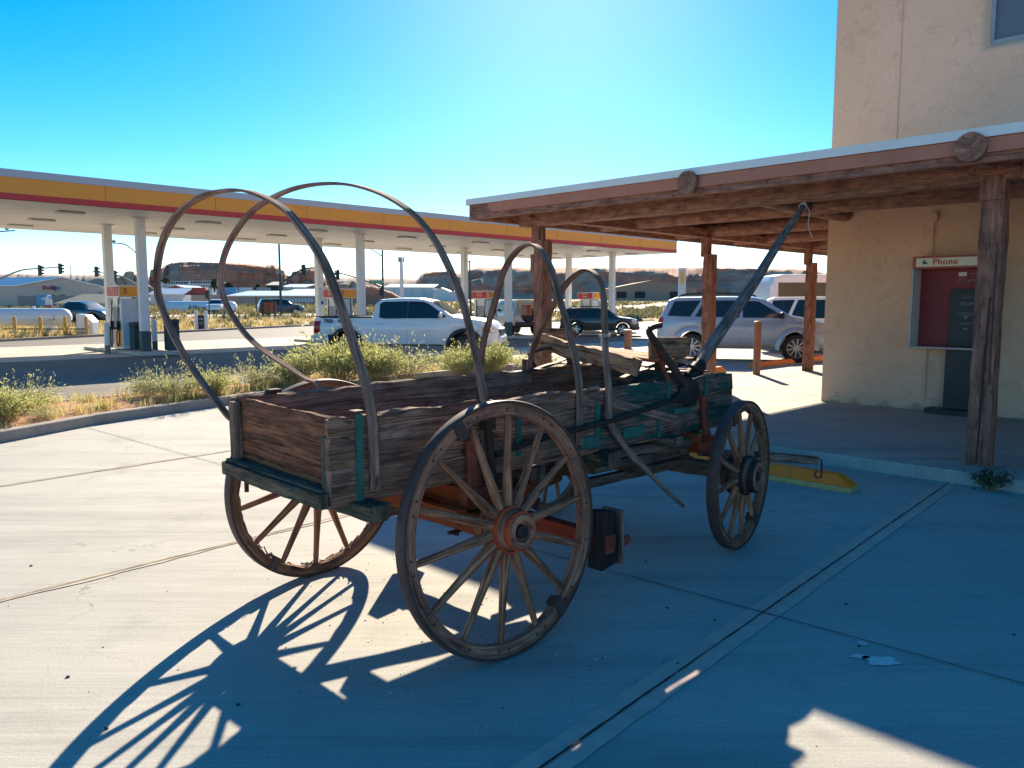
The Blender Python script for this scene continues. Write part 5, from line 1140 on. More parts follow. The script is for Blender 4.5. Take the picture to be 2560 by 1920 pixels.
# propane tank in its yellow posts
YT = 39.5; o = thing('propane_tank', 'long white propane tank on legs with red warning labels', 'gas tank', (xat(60, YT), YT, 0)); zc_ = at(80, 793, YT).z; R_ = .45
xr = xat(176, YT); b = MB(); b.lathe([(0, 0), (R_ * .5, .05), (R_ * .82, .16), (R_ * .97, .32), (R_, .45), (R_, 5.6), (R_ * .82, 5.9), (0, 6.05)], (xr, YT, zc_), (-1, -.04, 0), 32); world_child(b.build('shell', M['tank'], smooth=60), o)
for x in (xr - 1.0, xr - 4.6):
    b = MB(); b.box((x, YT, (zc_ - .35) / 2), (.22, .7, zc_ - .35)); world_child(b.build('leg', M['tank']), o)
b = MB(); b.tube([(xr - 1.85, YT, zc_ + .43), (xr - 1.85, YT, zc_ + .56)], .08, 10); world_child(b.build('valve', M['tank']), o)
b = MB()
for px, y_, w_, h_ in ((37, 795, .24, .035), (37, 801, .24, .035), (129, 791, .36, .05), (129, 796, .36, .05), (129, 799.5, .30, .03), (71, 800.5, .42, .04), (71, 794, .28, .03)): b.box(at(px, y_, YT - R_ - .01), (w_, .02, h_))
world_child(b.build('warning_label', M['ice_red']), o)
b = MB(); q = at(103, 794, YT - R_ - .01); b.prism([q + Vector((-.1, 0, 0)), q + Vector((0, 0, -.1)), q + Vector((.1, 0, 0)), q + Vector((0, 0, .1))], (0, -.012, 0)); world_child(b.build('hazard_label', M['ink']), o)
b = MB(); b.tube([(xr + .05, YT - .2, .75), (xr + .45, YT - .2, .75), (xr + .50, YT - .2, .15)], .02, 6); b.tube([(xr - 3.2, YT - .4, .35), (xr + 1.0, YT - .4, .35)], .03, 6); world_child(b.build('pipework', M['dark_open']), o)
o = thing('meter_cabinet', 'white sloping meter cabinet beside the propane tank', 'cabinet', (xat(215, 39.4), 39.4, 0))
x0 = xat(196, 39.4); x1 = xat(237, 39.4); b = MB(); b.prism([(x0, 39.1, .1), (x1, 39.1, .1), (x1, 39.1, .7), (x1 - .35, 39.1, 1.06), (x0, 39.1, 1.10)], (0, .6, 0)); world_child(b.build('box', M['tank'], bevel=.02), o)
b = MB(); b.box((x1 - .25, 39.08, .45), (.12, .02, .18)); world_child(b.build('warning_label', M['ice_red']), o)
for k, px in enumerate((33, 98, 160, 213)):
    o = thing('yellow_post', ('yellow post', 'yellow post', 'yellow post', 'yellow post')[k] + (' farthest left before the propane tank', ' before the middle of the propane tank', ' before the rounded end of the propane tank', ' before the white meter cabinet')[k], 'guard post', (xat(px, 37.2 + k * .35), 37.2 + k * .35, -.03), 0, 'yellow posts round the propane tank')
    b = MB(); b.lathe([(.08, 0), (.08, .98), (.06, 1.02), (0, 1.04)], (0, 0, 0), (0, 0, 1), 14); b.build('pipe', M['yellow_post'], o, smooth=40)
# notice board
o = thing('notice_board', 'rust red wooden notice board on two posts beside the far road', 'notice board', g0(671, 80)); s_ = 80 / F_PX
b = MB(); b.box(at(671, 769, 80), (26 * s_, .06, 29 * s_)); world_child(b.build('board', M['rust_board']), o)
b = MB(); b.box(at(671, 769, 79.95), (.03, .06, 29 * s_)); b.box(at(671, 755, 79.95), (27 * s_, .08, .08)); b.box(at(671, 784, 79.95), (27 * s_, .08, .08)); world_child(b.build('batten', M['post_red']), o)
for px in (656, 687):
    b = MB(); p = g0(px, 80); b.bar(p, at(px, 753, 80), .2, .2, (0, 1, 0)); world_child(b.build('post', M['post_red']), o)
# ------- buildings
def house(name, label, px0, px1, yeave, Y, depth, wall, roof, ridge=None, hip=0.0, zb=None, over=.25):
    """box with a roof whose ridge runs across the view; front wall at distance Y"""
    o = thing(name, label, 'building', g0((px0 + px1) / 2, Y)); x0, x1 = xat(px0, Y), xat(px1, Y); ze = at(px0, yeave, Y).z; z0 = gz(Y) - .3
    b = MB(); b.box(((x0 + x1) / 2, Y + depth / 2, (z0 + ze) / 2), (x1 - x0, depth, ze - z0)); world_child(b.build('wall', M[wall]), o)
    if ridge:
        zr = at(px0, ridge, Y + depth / 2).z; b = MB(); hx = (x1 - x0) * hip
        A = [(x0 - over, Y - over, ze), (x1 + over, Y - over, ze), (x1 + over, Y + depth + over, ze), (x0 - over, Y + depth + over, ze)]; r0, r1 = (x0 - over + hx, Y + depth / 2, zr), (x1 + over - hx, Y + depth / 2, zr)
        b.face([A[0], A[1], r1, r0]); b.face([A[2], A[3], r0, r1]); b.face([A[1], A[2], r1]); b.face([A[3], A[0], r0]); b.face([A[3], A[2], A[1], A[0]]); world_child(b.build('roof', M[roof]), o)
    return o
def win(o, px, y, w_, h_, Y, m='dark_open', name='window'):
    b = MB(); b.box(at(px, y, Y - .05), (w_ * Y / F_PX, .08, h_ * Y / F_PX)); world_child(b.build(name, M[m]), o)
def gable(name, label, pts, ybase, Y, depth, wall, roof, dirv=None):
    """gable end facing us: pts are (px, py) of left eave, ridge, right eave"""
    o = thing(name, label, 'building', g0(pts[1][0], Y)); P = [at(*p, Y) for p in pts]; zb = gz(Y) - .4
    D_ = Vector(dirv) if dirv else Vector((0, depth, 0))
    b = MB(); b.prism([(P[0].x, Y, zb), (P[2].x, Y, zb), P[2], P[1], P[0]], D_); world_child(b.build('wall', M[wall]), o)
    b = MB()
    for a, c in ((P[0], P[1]), (P[1], P[2])): b.prism([a + UP * .03 + Vector((0, -.3, 0)), c + UP * .03 + Vector((0, -.3, 0)), c + UP * .2 + Vector((0, -.3, 0)), a + UP * .2 + Vector((0, -.3, 0))], D_ * 1.01 + Vector((0, .3, 0)))
    world_child(b.build('roof', M[roof]), o)
    return o
Yw = 128; o = gable('ice_warehouse', 'large pale pinkish ice warehouse with low gable and blue and red sign', [(44, 716), (159, 695), (262, 719)], 765, Yw, 40, 'pink_wall', 'tin_roof', (-44, 17, 0))
zb = gz(Yw) - .4
b = MB(); b.box(((at(44, 750, Yw - .1).x + at(262, 750, Yw - .1).x) / 2, Yw - .05, (at(0, 740, Yw).z + zb) / 2), (at(262, 750, Yw).x - at(44, 750, Yw).x, .1, at(0, 740, Yw).z - zb)); world_child(b.build('lower_wall', M['pink_dark']), o)
tx = text('lettering', 'Reddy', .85, at(124, 719.5, Yw - .3), (1, 0, 0), UP, M['ice_red'], None, .03, bold=.05); world_child_fix = tx; tx.parent = o; tx.matrix_parent_inverse = Matrix.Translation(o.location).inverted()
tx = text('lettering', 'Ice', .85, at(139, 719.5, Yw - .3), (1, 0, 0), UP, M['ice_blue'], None, .03, bold=.05); tx.parent = o; tx.matrix_parent_inverse = Matrix.Translation(o.location).inverted()
win(o, 250, 733, 12, 8, Yw, 'pink_dark', 'shutter')
for px in (130, 157): win(o, px, 738, 11, 2, Yw - .1)
Yl = 96; o = house('low_building', 'low pinkish building with grey green hipped roof beside the left column', 141, 282, 758.5, Yl, 9, 'pink_wall', 'green_roof', 735, .16)
for px in (151, 190, 229): win(o, px, 766, 6, 8, Yl, 'pink_dark')
o = thing('ice_freezer', 'blue and white ice freezer standing before the warehouse', 'freezer', g0(111, 100)); b = MB(); b.box(at(111, 751, 100), (26 * 100 / F_PX, 1.0, 26 * 100 / F_PX)); world_child(b.build('cabinet', M['ice_blue'], bevel=.05), o)
b = MB(); b.prism([at(103, 750, 99.4), at(121, 747, 99.4), at(118, 741, 99.4), at(104, 745, 99.4)], (0, -.03, 0)); world_child(b.build('panel', M['far_white']), o); 
o = thing('price_board', 'small white and red price board among the scrub by the propane tank', 'sign', g0(122, 72)); b = MB(); b.box(at(122, 759, 72), (.6, .1, .85)); world_child(b.build('board', M['far_white']), o); b = MB(); b.box(at(122, 766, 71.9), (.6, .08, .25)); world_child(b.build('red_panel', M['ice_red']), o); b = MB(); b.bar(g0(122, 72), at(122, 768, 72), .1, .1, (0, 1, 0)); world_child(b.build('post', M['steel']), o)
# right hand shed and white sheds
Yr = 260; o = gable('brown_shed', 'big plain brown gabled shed below the right ridge', [(1537, 720), (1629, 702), (1742, 722)], 752, Yr, 40, 'brown_roof', 'brown_roof')
for px in (1554, 1600, 1687): win(o, px, 737, 26 if px != 1554 else 24, 16, Yr, 'dark_open', 'doorway')
def row(name, label, px0, px1, y0, y1, Y, wall, roofm=None, depth=14):
    o = thing(name, label, 'building', g0((px0 + px1) / 2, Y)); x0, x1 = xat(px0, Y), xat(px1, Y); z1 = at(0, y0, Y).z; z0 = min(gz(Y) - .3, at(0, y1, Y).z)
    b = MB(); b.box(((x0 + x1) / 2, Y + depth / 2, (z0 + z1) / 2), (x1 - x0, depth, z1 - z0)); world_child(b.build('wall', M[wall]), o)
    if roofm:
        b = MB(); b.prism([(x0 - .3, Y - .4, z1), (x1 + .3, Y - .4, z1), (x1 + .3, Y + depth, z1 + 1.2), (x0 - .3, Y + depth, z1 + 1.2)], (0, 0, .18)); world_child(b.build('roof', M[roofm]), o)
    return o
o = row('white_shed', 'long white metal shed behind the phone mast', 962, 1084, 719, 745, 250, 'far_white', 'tin_roof')
for px in (985, 1005, 1030, 1060): win(o, px, 731, .8, 20, 250, 'far_grey', 'panel_joint')
gable('white_shed', 'small white gabled shed right of the long white one', [(1086, 728), (1104, 721), (1122, 728)], 742, 245, 12, 'far_white', 'tin_roof'); gable('white_shed', 'tiny white gabled shed beside the dark ridge foot', [(1122, 733), (1134, 729), (1147, 733)], 742, 245, 10, 'far_white', 'tin_roof')
o = row('grey_shed', 'pale grey flat shed right of the tall dark pole', 698, 762, 719, 735, 240, 'far_white', 'tin_roof')
o = row('storage_units', 'tan storage yard with pale doors behind the tankers', 570, 838, 741, 758, 165, 'tan_wall', 'tin_roof')
for k in range(9): win(o, 716 + k * 8, 751, 6, 9, 165, 'far_white', 'door')
row('storage_units', 'upper storage row with bright roof behind the first', 700, 815, 735, 745, 185, 'far_grey', 'tin_roof'); row('tan_wall_building', 'tan block wall right of the left columns', 376, 570, 737, 758, 172, 'tan_wall')
row('white_trailer', 'white box trailer above the tan block wall', 376, 458, 737, 752, 160, 'far_white', 'tin_roof', 4)
o = gable('grey_house', 'grey roofed low house with red doors below the butte', [(396, 724), (440, 714), (468, 722)], 738, 230, 16, 'far_red', 'tin_roof')
o = row('white_motel', 'two storey white motel with rows of dark windows below the butte', 404, 474, 703, 724, 300, 'far_white', None)
for k in range(10): win(o, 410 + k * 6.4, 707, 4.2, 5, 300)
for k in range(10): win(o, 410 + k * 6.4, 716, 4.2, 5, 300, 'far_grey')
o = row('white_motel', 'right wing of the white motel ending at the dark trees', 475, 532, 702, 724, 296, 'far_white', None)
for k in range(9): win(o, 479 + k * 6.2, 706, 4.2, 5, 296); win(o, 479 + k * 6.2, 715, 4.2, 5, 296, 'far_grey')
o = row('pavilion', 'dark open sided pavilion at the butte foot', 668, 696, 714, 735, 235, 'dark_open', 'far_grey', 8)
for i, (px, Y, m, lab) in enumerate(((440, 190, 'far_red', 'red service truck parked below the motel'), (470, 190, 'far_white', 'white service truck parked below the motel'), (500, 190, 'far_red', 'second red truck near the dark trees'), (575, 192, 'ice_blue', 'pale blue trailer beside the dark trees'), (615, 196, 'far_white', 'white van in the storage yard left of the pole'), (660, 196, 'far_grey', 'grey van in the storage yard beside the pole'))):
    o = thing('parked_truck', lab, 'truck', g0(px, Y), rad(5 * i), 'trucks far off in the yard'); b = MB(); b.box((0, 0, 3.1), (3.2, 2, 1.6)); b.build('box', M[m], o, bevel=.1); b = MB(); b.box((-2.3, 0, 2.6), (1.3, 1.9, 1.4)); b.build('cab', M[m], o, bevel=.2)
    b = MB(); b.box((-.3, 0, 1.2), (4.5, 1.8, 2.2)); b.build('chassis', M['dark_open'], o)
# tankers
def tanker(px0, px1, yc, Y, r, label, txt=None):
    o = thing('tank_trailer', label, 'tank', g0((px0 + px1) / 2, Y), 0, 'white tanks across the road'); x0, x1 = xat(px0, Y), xat(px1, Y); z = at(0, yc, Y).z
    b = MB(); L = x1 - x0; b.lathe([(0, 0), (r * .6, .12), (r * .9, .4), (r, .8), (r, L - .8), (r * .9, L - .4), (r * .6, L - .12), (0, L)], (x0, Y, z), (1, 0, 0), 24); world_child(b.build('shell', M['tank'], smooth=60), o)
    for f in (.2, .8):
        b = MB(); b.box((x0 + L * f, Y, (z - r * .8 + gz(Y)) / 2), (.4, r * 1.4, z - r * .8 - gz(Y) + .3)); world_child(b.build('saddle', M['far_grey']), o)
    if txt:
        t_ = text('lettering', txt, .85, (x0 + L * .49, Y - r - .02, z), (1, 0, 0), UP, M['ink'], None, .02, bold=.02); t_.parent = o; t_.matrix_parent_inverse = Matrix.Translation(o.location).inverted()
tanker(412, 592, 770, 104, .9, 'long white tank with dark lettering behind the air machine', 'Alliant'); tanker(640, 716, 772, 100, .62, 'white tank behind the blue minivan'); tanker(715, 762, 773, 104, .55, 'small white tank right of the tall dark pole')
# price pylon with the emblem
o = thing('price_pylon', 'tall white fuel price pylon with orange emblem beside the brown shed', 'sign', g0(1704, 120)); s_ = 120 / F_PX
b = MB(); b.box((xat(1704, 120), 120, (at(0, 670, 120).z + gz(120)) / 2), (18 * s_, .5, at(0, 670, 120).z - gz(120))); world_child(b.build('slab', M['far_white'], bevel=.05), o)
b = MB(); c_ = at(1706, 694, 119.7); b.prism([c_ + Vector((math.cos(a) * .30, 0, math.sin(a) * 1.1)) for a in [2 * math.pi * k / 20 for k in range(20)]], (0, -.03, 0)); world_child(b.build('emblem', M['sign_yellow']), o)
# wire fence along the far side of the road
b = MB(); o = thing('wire_fence', 'low wire fence with thin posts before the tanks', 'fence', g0(520, 96))
for k in range(34):
    px = 400 + k * 13; b.bar(g0(px, 96), at(px, 776, 96), .05, .05, (0, 1, 0))
for y in (777, 780): b.bar(at(400, y, 96), at(829, y, 96), .03, .03)
world_child(b.build('posts_and_wire', M['steel']), o)
for px, y0, y1, Y in ((177, 664, 700, 130), (729, 715, 735, 200), (761, 720, 735, 200), (640, 741, 790, 90)):
    o = thing('utility_pole', {177: 'thin dark pole on the warehouse roof line', 729: 'thin pole before the pale grey shed', 761: 'thin pole at the right end of the pale grey shed', 640: 'thin rusty post left of the notice board'}[px], 'pole', g0(px, Y)); b = MB(); b.tube([Vector(o.location), at(px, y0, Y)], .07, 6); world_child(b.build('shaft', M['post_red']), o)
# ---------------------------------------------------------------- mesas and rock
def m_rock(name, dark, light, top):
    q = N(name); v = q.coord('Object')
    ge = q.n('ShaderNodeNewGeometry'); sx = q.n('ShaderNodeSeparateXYZ'); q.l(ge.outputs['Position'], sx.inputs[0])
    st = q.noise(q.coord('Object', (.004, .004, .22)), 1.0, 6, .65, .4); n1 = q.noise(v, .05, 8, .68); n2 = q.noise(v, .012, 5, .6)
    c = q.ramp(st, [(.3, dark), (.55, light), (.72, tuple(x * .8 for x in light))]); c = q.mix(q.ramp(n1, [(.35, .65), (.6, 0)]), c, dark)
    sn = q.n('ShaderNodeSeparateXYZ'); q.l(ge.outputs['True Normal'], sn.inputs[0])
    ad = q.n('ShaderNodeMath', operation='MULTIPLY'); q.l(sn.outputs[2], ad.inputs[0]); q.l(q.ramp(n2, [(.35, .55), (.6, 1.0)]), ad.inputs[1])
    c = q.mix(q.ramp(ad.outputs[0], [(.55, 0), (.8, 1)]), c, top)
    bush = q.noise(v, .35, 3, .6); c = q.mix(q.ramp(bush, [(.60, 0), (.66, .6)]), c, (.07, .065, .045))
    q.col(c); q.rough(.95); q.bump(n1, .6, 2.0); return q.m
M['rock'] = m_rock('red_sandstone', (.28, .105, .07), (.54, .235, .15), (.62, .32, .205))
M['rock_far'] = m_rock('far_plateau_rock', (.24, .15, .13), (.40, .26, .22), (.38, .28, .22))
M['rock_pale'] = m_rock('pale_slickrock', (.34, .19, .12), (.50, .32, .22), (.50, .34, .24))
def ridge(name, prof, Y, ybase, m, cliff=.5, amp=.10, seed=0, depth=1.0, step=1.6, back=2.2):
    """hill modelled in the round: skyline (px, py), a talus foot, a cliff band and a plateau behind"""
    px0, px1 = prof[0][0], prof[-1][0]; n = int((px1 - px0) / step); b = MB(); cols = []
    for i in range(n + 1):
        px = px0 + (px1 - px0) * i / n; P = at(px, interp(prof, px) + 1.6 * mnoise.noise(Vector((px * .11, seed * 3.1, 0))) + .9 * mnoise.noise(Vector((px * .37, seed, 4))), Y); z0 = at(px, ybase, Y).z; h = max(.05, P.z - z0); H = max(4.0, h)
        e = mnoise.noise(Vector((px * .018, seed, 0))); e2 = mnoise.noise(Vector((px * .05, seed + 5, 0))); e3 = mnoise.noise(Vector((px * .6, seed + 9, 1)))
        sec = [(-.75, -.04), (-.55, .05), (-.42, .12), (-.32, .2 + .05 * e2), (-.24, .30 + .08 * e), (-.17, .42 + .08 * e2), (-.10, .56 + .10 * e), (-.03, .70 + .08 * e2), (.06, .82 + .04 * e), (.18, .90 + .03 * e2), (.34, .955), (.55, .985), (.9, 1.0), (1.4, .97), (back, .7), (back * 1.5, .1)]
        dirx = P.x / Y; col = []
        for k, (d, f) in enumerate(sec):
            f2 = f if cliff else math.sin(max(0, min(1, f)) * math.pi / 2) * (f > 0) + min(f, 0)
            dd = d * H * depth * (1.4 if d < 0 else 1.0); w_ = 1 if 1 < k < 11 else .2; wx = P.x / H; wz = f2 * 2.2 + k * .15
            nz = amp * H * w_ * (2.2 * mnoise.noise(Vector((wx * .55, wz * .8, seed))) + 1.1 * mnoise.noise(Vector((wx * 1.4, wz * 1.9, seed + 3))) + .55 * mnoise.noise(Vector((wx * 3.3, wz * 4.1, seed + 7))))
            lift = amp * H * w_ * .45 * mnoise.noise(Vector((wx * 1.1, k * .9, seed + 11))) * (k < 10) + .006 * H * e3
            col.append(Vector((P.x + dirx * (dd + nz), Y + dd + nz, z0 + h * f2 + lift)))
        cols.append(col)
    b.grid(cols); return structure(name, b, m, smooth=55)
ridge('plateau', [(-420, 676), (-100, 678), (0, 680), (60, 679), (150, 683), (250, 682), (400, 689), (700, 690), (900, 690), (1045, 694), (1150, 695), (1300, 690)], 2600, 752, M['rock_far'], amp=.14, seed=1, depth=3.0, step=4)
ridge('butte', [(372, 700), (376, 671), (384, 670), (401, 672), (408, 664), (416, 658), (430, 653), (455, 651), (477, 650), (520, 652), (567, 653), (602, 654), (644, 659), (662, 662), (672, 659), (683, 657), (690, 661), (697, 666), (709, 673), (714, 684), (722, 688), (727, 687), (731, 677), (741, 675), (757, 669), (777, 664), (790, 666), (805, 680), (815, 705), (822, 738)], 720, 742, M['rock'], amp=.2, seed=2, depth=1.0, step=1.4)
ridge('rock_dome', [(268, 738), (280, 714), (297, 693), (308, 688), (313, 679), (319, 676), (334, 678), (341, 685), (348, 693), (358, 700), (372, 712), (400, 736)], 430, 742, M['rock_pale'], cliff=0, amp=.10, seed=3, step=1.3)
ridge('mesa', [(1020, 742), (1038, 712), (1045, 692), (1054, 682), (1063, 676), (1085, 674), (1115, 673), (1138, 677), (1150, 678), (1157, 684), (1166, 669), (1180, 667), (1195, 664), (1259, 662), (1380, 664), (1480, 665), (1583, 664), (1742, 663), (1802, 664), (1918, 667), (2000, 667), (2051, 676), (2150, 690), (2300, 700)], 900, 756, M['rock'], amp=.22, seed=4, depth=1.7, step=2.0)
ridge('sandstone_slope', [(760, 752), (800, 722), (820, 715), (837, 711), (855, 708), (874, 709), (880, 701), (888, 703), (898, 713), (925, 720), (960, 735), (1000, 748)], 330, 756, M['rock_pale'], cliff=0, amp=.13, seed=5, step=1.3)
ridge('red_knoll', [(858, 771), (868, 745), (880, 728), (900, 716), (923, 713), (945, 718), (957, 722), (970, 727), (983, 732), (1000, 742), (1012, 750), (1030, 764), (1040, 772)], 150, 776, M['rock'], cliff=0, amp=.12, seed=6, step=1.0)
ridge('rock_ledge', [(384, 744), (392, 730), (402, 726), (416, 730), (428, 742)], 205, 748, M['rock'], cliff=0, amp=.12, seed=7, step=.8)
# ---------------------------------------------------------------- plants
def m_leaf(name, a, b_, tr=.45, sc=2.0):
    q = N(name); oi = q.n('ShaderNodeObjectInfo'); v = q.coord('Object'); f = q.noise(v, sc, 4, .7)
    c = q.ramp(f, [(.3, a), (.7, b_)]); q.col(c); q.rough(.75); q.b.inputs['Specular IOR Level'].default_value = .2
    tl = q.n('ShaderNodeBsdfTranslucent'); q.l(c, tl.inputs['Color']); mx = q.n('ShaderNodeMixShader'); mx.inputs[0].default_value = tr
    q.l(q.b.outputs[0], mx.inputs[1]); q.l(tl.outputs[0], mx.inputs[2]); q.l(mx.outputs[0], q.out.inputs['Surface']); return q.m
M['leaf'] = m_leaf('rabbitbrush_leaf', (.28, .30, .10), (.52, .52, .23), .6); M['leaf2'] = m_leaf('grey_green_leaf', (.27, .29, .14), (.52, .51, .29), .6); M['straw'] = m_leaf('dry_grass', (.42, .31, .12), (.62, .50, .23), sc=.5)
M['scrub'] = m_leaf('desert_scrub', (.16, .15, .06), (.36, .30, .13), .3, .25); M['sage'] = m_leaf('sage_leaf', (.12, .135, .075), (.24, .25, .15), .3, 1.5); M['dark_leaf'] = m_leaf('dark_tree_leaf', (.018, .035, .022), (.05, .08, .04), .2, .6)
M['stem'] = paint('dry_stem', (.26, .20, .10), .9)
def bush_mesh(seed, h, r, n, leaf=.05, spread=.75, plume=True):
    """many fine stems fanning out of one crown, leafy below and feathery at the tips"""
    rn = random.Random(seed); L = MB(); S = MB(); lobes = [(rn.uniform(0, 6.28), rn.uniform(.6, 1.15)) for _ in range(7)]
    for i in range(n):
        a = rn.uniform(0, 6.28); la = max(lobes, key=lambda q: math.cos(a - q[0])); rr = math.sqrt(rn.random()) * r * .3; base = Vector((math.cos(a) * rr, math.sin(a) * rr, 0)); lean = rn.random() ** .7 * spread * la[1]
        H_ = h * rn.uniform(.55, .95) * la[1] * (1.0 - .42 * lean ** 1.5)
        tall = rn.random() < .12
        if tall: H_ *= 1.3
        tip = base + Vector((math.cos(a) * r * lean, math.sin(a) * r * lean, H_)); mid = base.lerp(tip, .5) + Vector((math.cos(a), math.sin(a), 0)) * -.05 * r + Vector((rn.gauss(0, .03), rn.gauss(0, .03), .10 * h))
        P = catmull([base, mid, tip], 3); w_ = .005; side = Vector((-math.sin(a + rn.uniform(-1, 1)), math.cos(a), 0))
        for p, q in zip(P[:-1], P[1:]): S.face([p - side * w_ / 2, p + side * w_ / 2, q + side * w_ / 2, q - side * w_ / 2])
        for k in range(int(rn.uniform(9, 15))):
            s = rn.uniform(.15, 1.0) ** .7; f = s * (len(P) - 1); j = min(int(f), len(P) - 2); p = P[j].lerp(P[j + 1], f - j); ax = (P[j + 1] - P[j]).normalized()
            d = (ax * 1.3 + Vector((rn.gauss(0, .7), rn.gauss(0, .7), rn.gauss(.2, .4)))).normalized(); e = d.cross(Vector((rn.gauss(0, 1), rn.gauss(0, 1), rn.gauss(0, 1)))).normalized(); l = leaf * rn.uniform(.6, 1.4) * (1.0 if s < .8 else .7); q = p + Vector((rn.gauss(0, .02), rn.gauss(0, .02), rn.gauss(0, .02)))
            L.face([q - e * l * .10, q + d * l * .5 - e * l * .14, q + d * l, q + d * l * .5 + e * l * .14])
    return L, S
def bush(label, p, s, proto):
    o = thing('roadside_bush', label, 'bush', p, random.Random(int(p[0] * 97)).uniform(0, 6), 'feathery bushes in the planter strip'); o.scale = s
    for pr in proto:
        c = pr.copy(); COL.objects.link(c); c.parent = o
PROTO = []
for sd in range(4):
    L, S = bush_mesh(100 + sd, 1.0, .8, (330, 240, 380, 170)[sd], .075, (.9, 1.15, .8, 1.2)[sd]); l_ = L.build('foliage', M['leaf' if sd % 2 == 0 else 'leaf2']); s_ = S.build('stems', M['stem'])
    COL.objects.unlink(l_); COL.objects.unlink(s_); PROTO.append((l_, s_))
BUSHES = [
 ('tall pale green bush at the left edge of the photograph beside the kerb', 10, 1062, .62, 1.0, 0), ('low yellowish bush behind the tall one at the left edge', 70, 1035, .55, 1.0, 1), ('low sparse bush on the kerb right of the left edge bush', 118, 1052, .25, 1.0, 3),
 ('thin bush left of the first wagon bow by the rear kerb', 372, 1000, .58, .9, 3), ('wide bush just inside the first wagon bow', 440, 1000, .62, 1.15, 1), ('rounded bush behind the wagon rear corner', 530, 992, .55, 1.0, 0),
 ('bush behind the far rear wheel', 650, 972, .62, 1.1, 1), ('bright bush left of the biggest one', 735, 966, .66, 1.1, 2), ('biggest feathery bush in front of the pickup rear wheel', 850, 960, 1.12, 1.2, 0), ('bushy clump right under the pickup rear door', 945, 955, .80, 1.1, 2), ('wide bush beneath the pickup front door', 1010, 950, .86, 1.2, 1),
 ('bush between the second and third wagon bows', 1155, 944, .80, 1.1, 0), ('green bush left of the corner porch post', 1225, 940, .85, 1.1, 2), ('last low bush right of the corner porch post', 1345, 938, .72, 1.1, 1)]
def ground_at(px, py, z=.1):
    a = (px - 1280) / F_PX; c = -(py - 960) / F_PX; d = -SP + c * CP; t_ = (z - EYE) / d; return Vector((a * t_, (CP + c * SP) * t_, z))
for lab, px, py, h, wd, k in BUSHES:
    p = ground_at(px, py); bush(lab, p, (h * wd, h * wd, h), PROTO[k])
# weeds at the porch post
o = thing('weed_tuft', 'small dark weed growing at the slab edge by the big porch post', 'weed', nt(7.76, 1.80, 0)); L, S = bush_mesh(55, .22, .22, 60, .035); L.build('foliage', M['dark_leaf'], o); S.build('stems', M['stem'], o)
# dry grass and ground cover of the planter strip
def tufts(name, spots, m, h, n, seed, label, wide=.006, lean=.6):
    rn = random.Random(seed); b = MB()
    for p in spots:
        for k in range(n):
            a = rn.uniform(0, 6.28); hh = h * rn.uniform(.4, 1.1); q = Vector(p) + Vector((rn.gauss(0, .06), rn.gauss(0, .06), 0)) * (h / .15) ** .5; t_ = q + Vector((math.cos(a) * hh * rn.uniform(0, lean), math.sin(a) * hh * rn.uniform(0, lean), hh)); s_ = Vector((-math.sin(a), math.cos(a), 0)) * wide * rn.uniform(.6, 1.4)
            b.face([q - s_, q + s_, t_ + s_ * .2, t_ - s_ * .2])
    return tag(b.build(name, m), kind='stuff', label=label)
rn = random.Random(77); sp = []
for k in range(900):
    i = rn.random(); A2 = A_[int(i * (len(A_) - 1))]; B2 = B_[int(i * (len(B_) - 1))]; p = A2.lerp(B2, rn.uniform(.06, .94)); sp.append((p.x, p.y, .12))
tufts('planter_grass', sp, M['straw'], .17, 16, 5, 'yellow green dry grass in the planter strip'); 
sp = [(x + rn.gauss(0, .1), y + rn.gauss(0, .1), z) for x, y, z in rn.sample(sp, 420)]
tufts('planter_weeds', sp, M['leaf'], .16, 16, 6, 'low green weeds in the planter strip', .008, .9)
# verge and desert scrub, thinning out with distance
def back_t(n): return interp(BACK, n)
sp = []
while len(sp) < 5200:
    Y = 34 + 190 * rn.random() ** 1.9; x = rn.uniform(-.72, .45) * Y; n_, t_ = (x + Y) * .70711, (Y - x) * .70711
    if -40 < n_ < 63 and t_ < back_t(n_) + .5: continue
    skip = False
    for (xa, ya), (xb, yb) in zip(C_[:-1], C_[1:]):
        if xa <= x <= xb and abs(Y - (ya + (yb - ya) * (x - xa) / (xb - xa))) < 6.0: skip = True
    if skip: continue
    if Y < 60 and mnoise.noise(Vector((x * .2, Y * .2, 2))) < -.25: continue
    sp.append((x, Y, gz(Y)))
near = [p for p in sp if p[1] < 75]; far = [p for p in sp if p[1] >= 75]
tufts('dry_grass', near, M['straw'], .42, 15, 7, 'dry straw coloured grass on the verge', .022, .8)
tufts('desert_grass', far, M['scrub'], .7, 9, 8, 'sparse dry scrub on the desert floor', .07, .9)
def shrub_mass(name, spots, m, seed, label, n=60):
    rn = random.Random(seed); b = MB()
    for (x, y, z, r) in spots:
        for k in range(n):
            d = Vector((rn.gauss(0, 1), rn.gauss(0, 1), abs(rn.gauss(0, .8)))).normalized() * r * rn.uniform(.6, 1.0); c = Vector((x, y, z)) + Vector((d.x * 1.2, d.y * 1.2, d.z * .8)); l = r * rn.uniform(.12, .3); e = Vector((rn.gauss(0, 1), rn.gauss(0, 1), rn.gauss(0, 1))).normalized(); f = e.orthogonal().normalized()
            b.face([c - e * l, c + f * l * .6, c + e * l, c - f * l * .6])
    return b.build(name, m)
ss = [(x, y, z, rn.uniform(.25, .6)) for x, y, z in rn.sample(near, 150)] + [(x, y, z, rn.uniform(.4, .9)) for x, y, z in rn.sample(far, 500)]
tag(shrub_mass('desert_shrubs', ss, M['sage'], 9, '', 44), kind='stuff', label='grey green sage shrubs dotted over the desert floor')
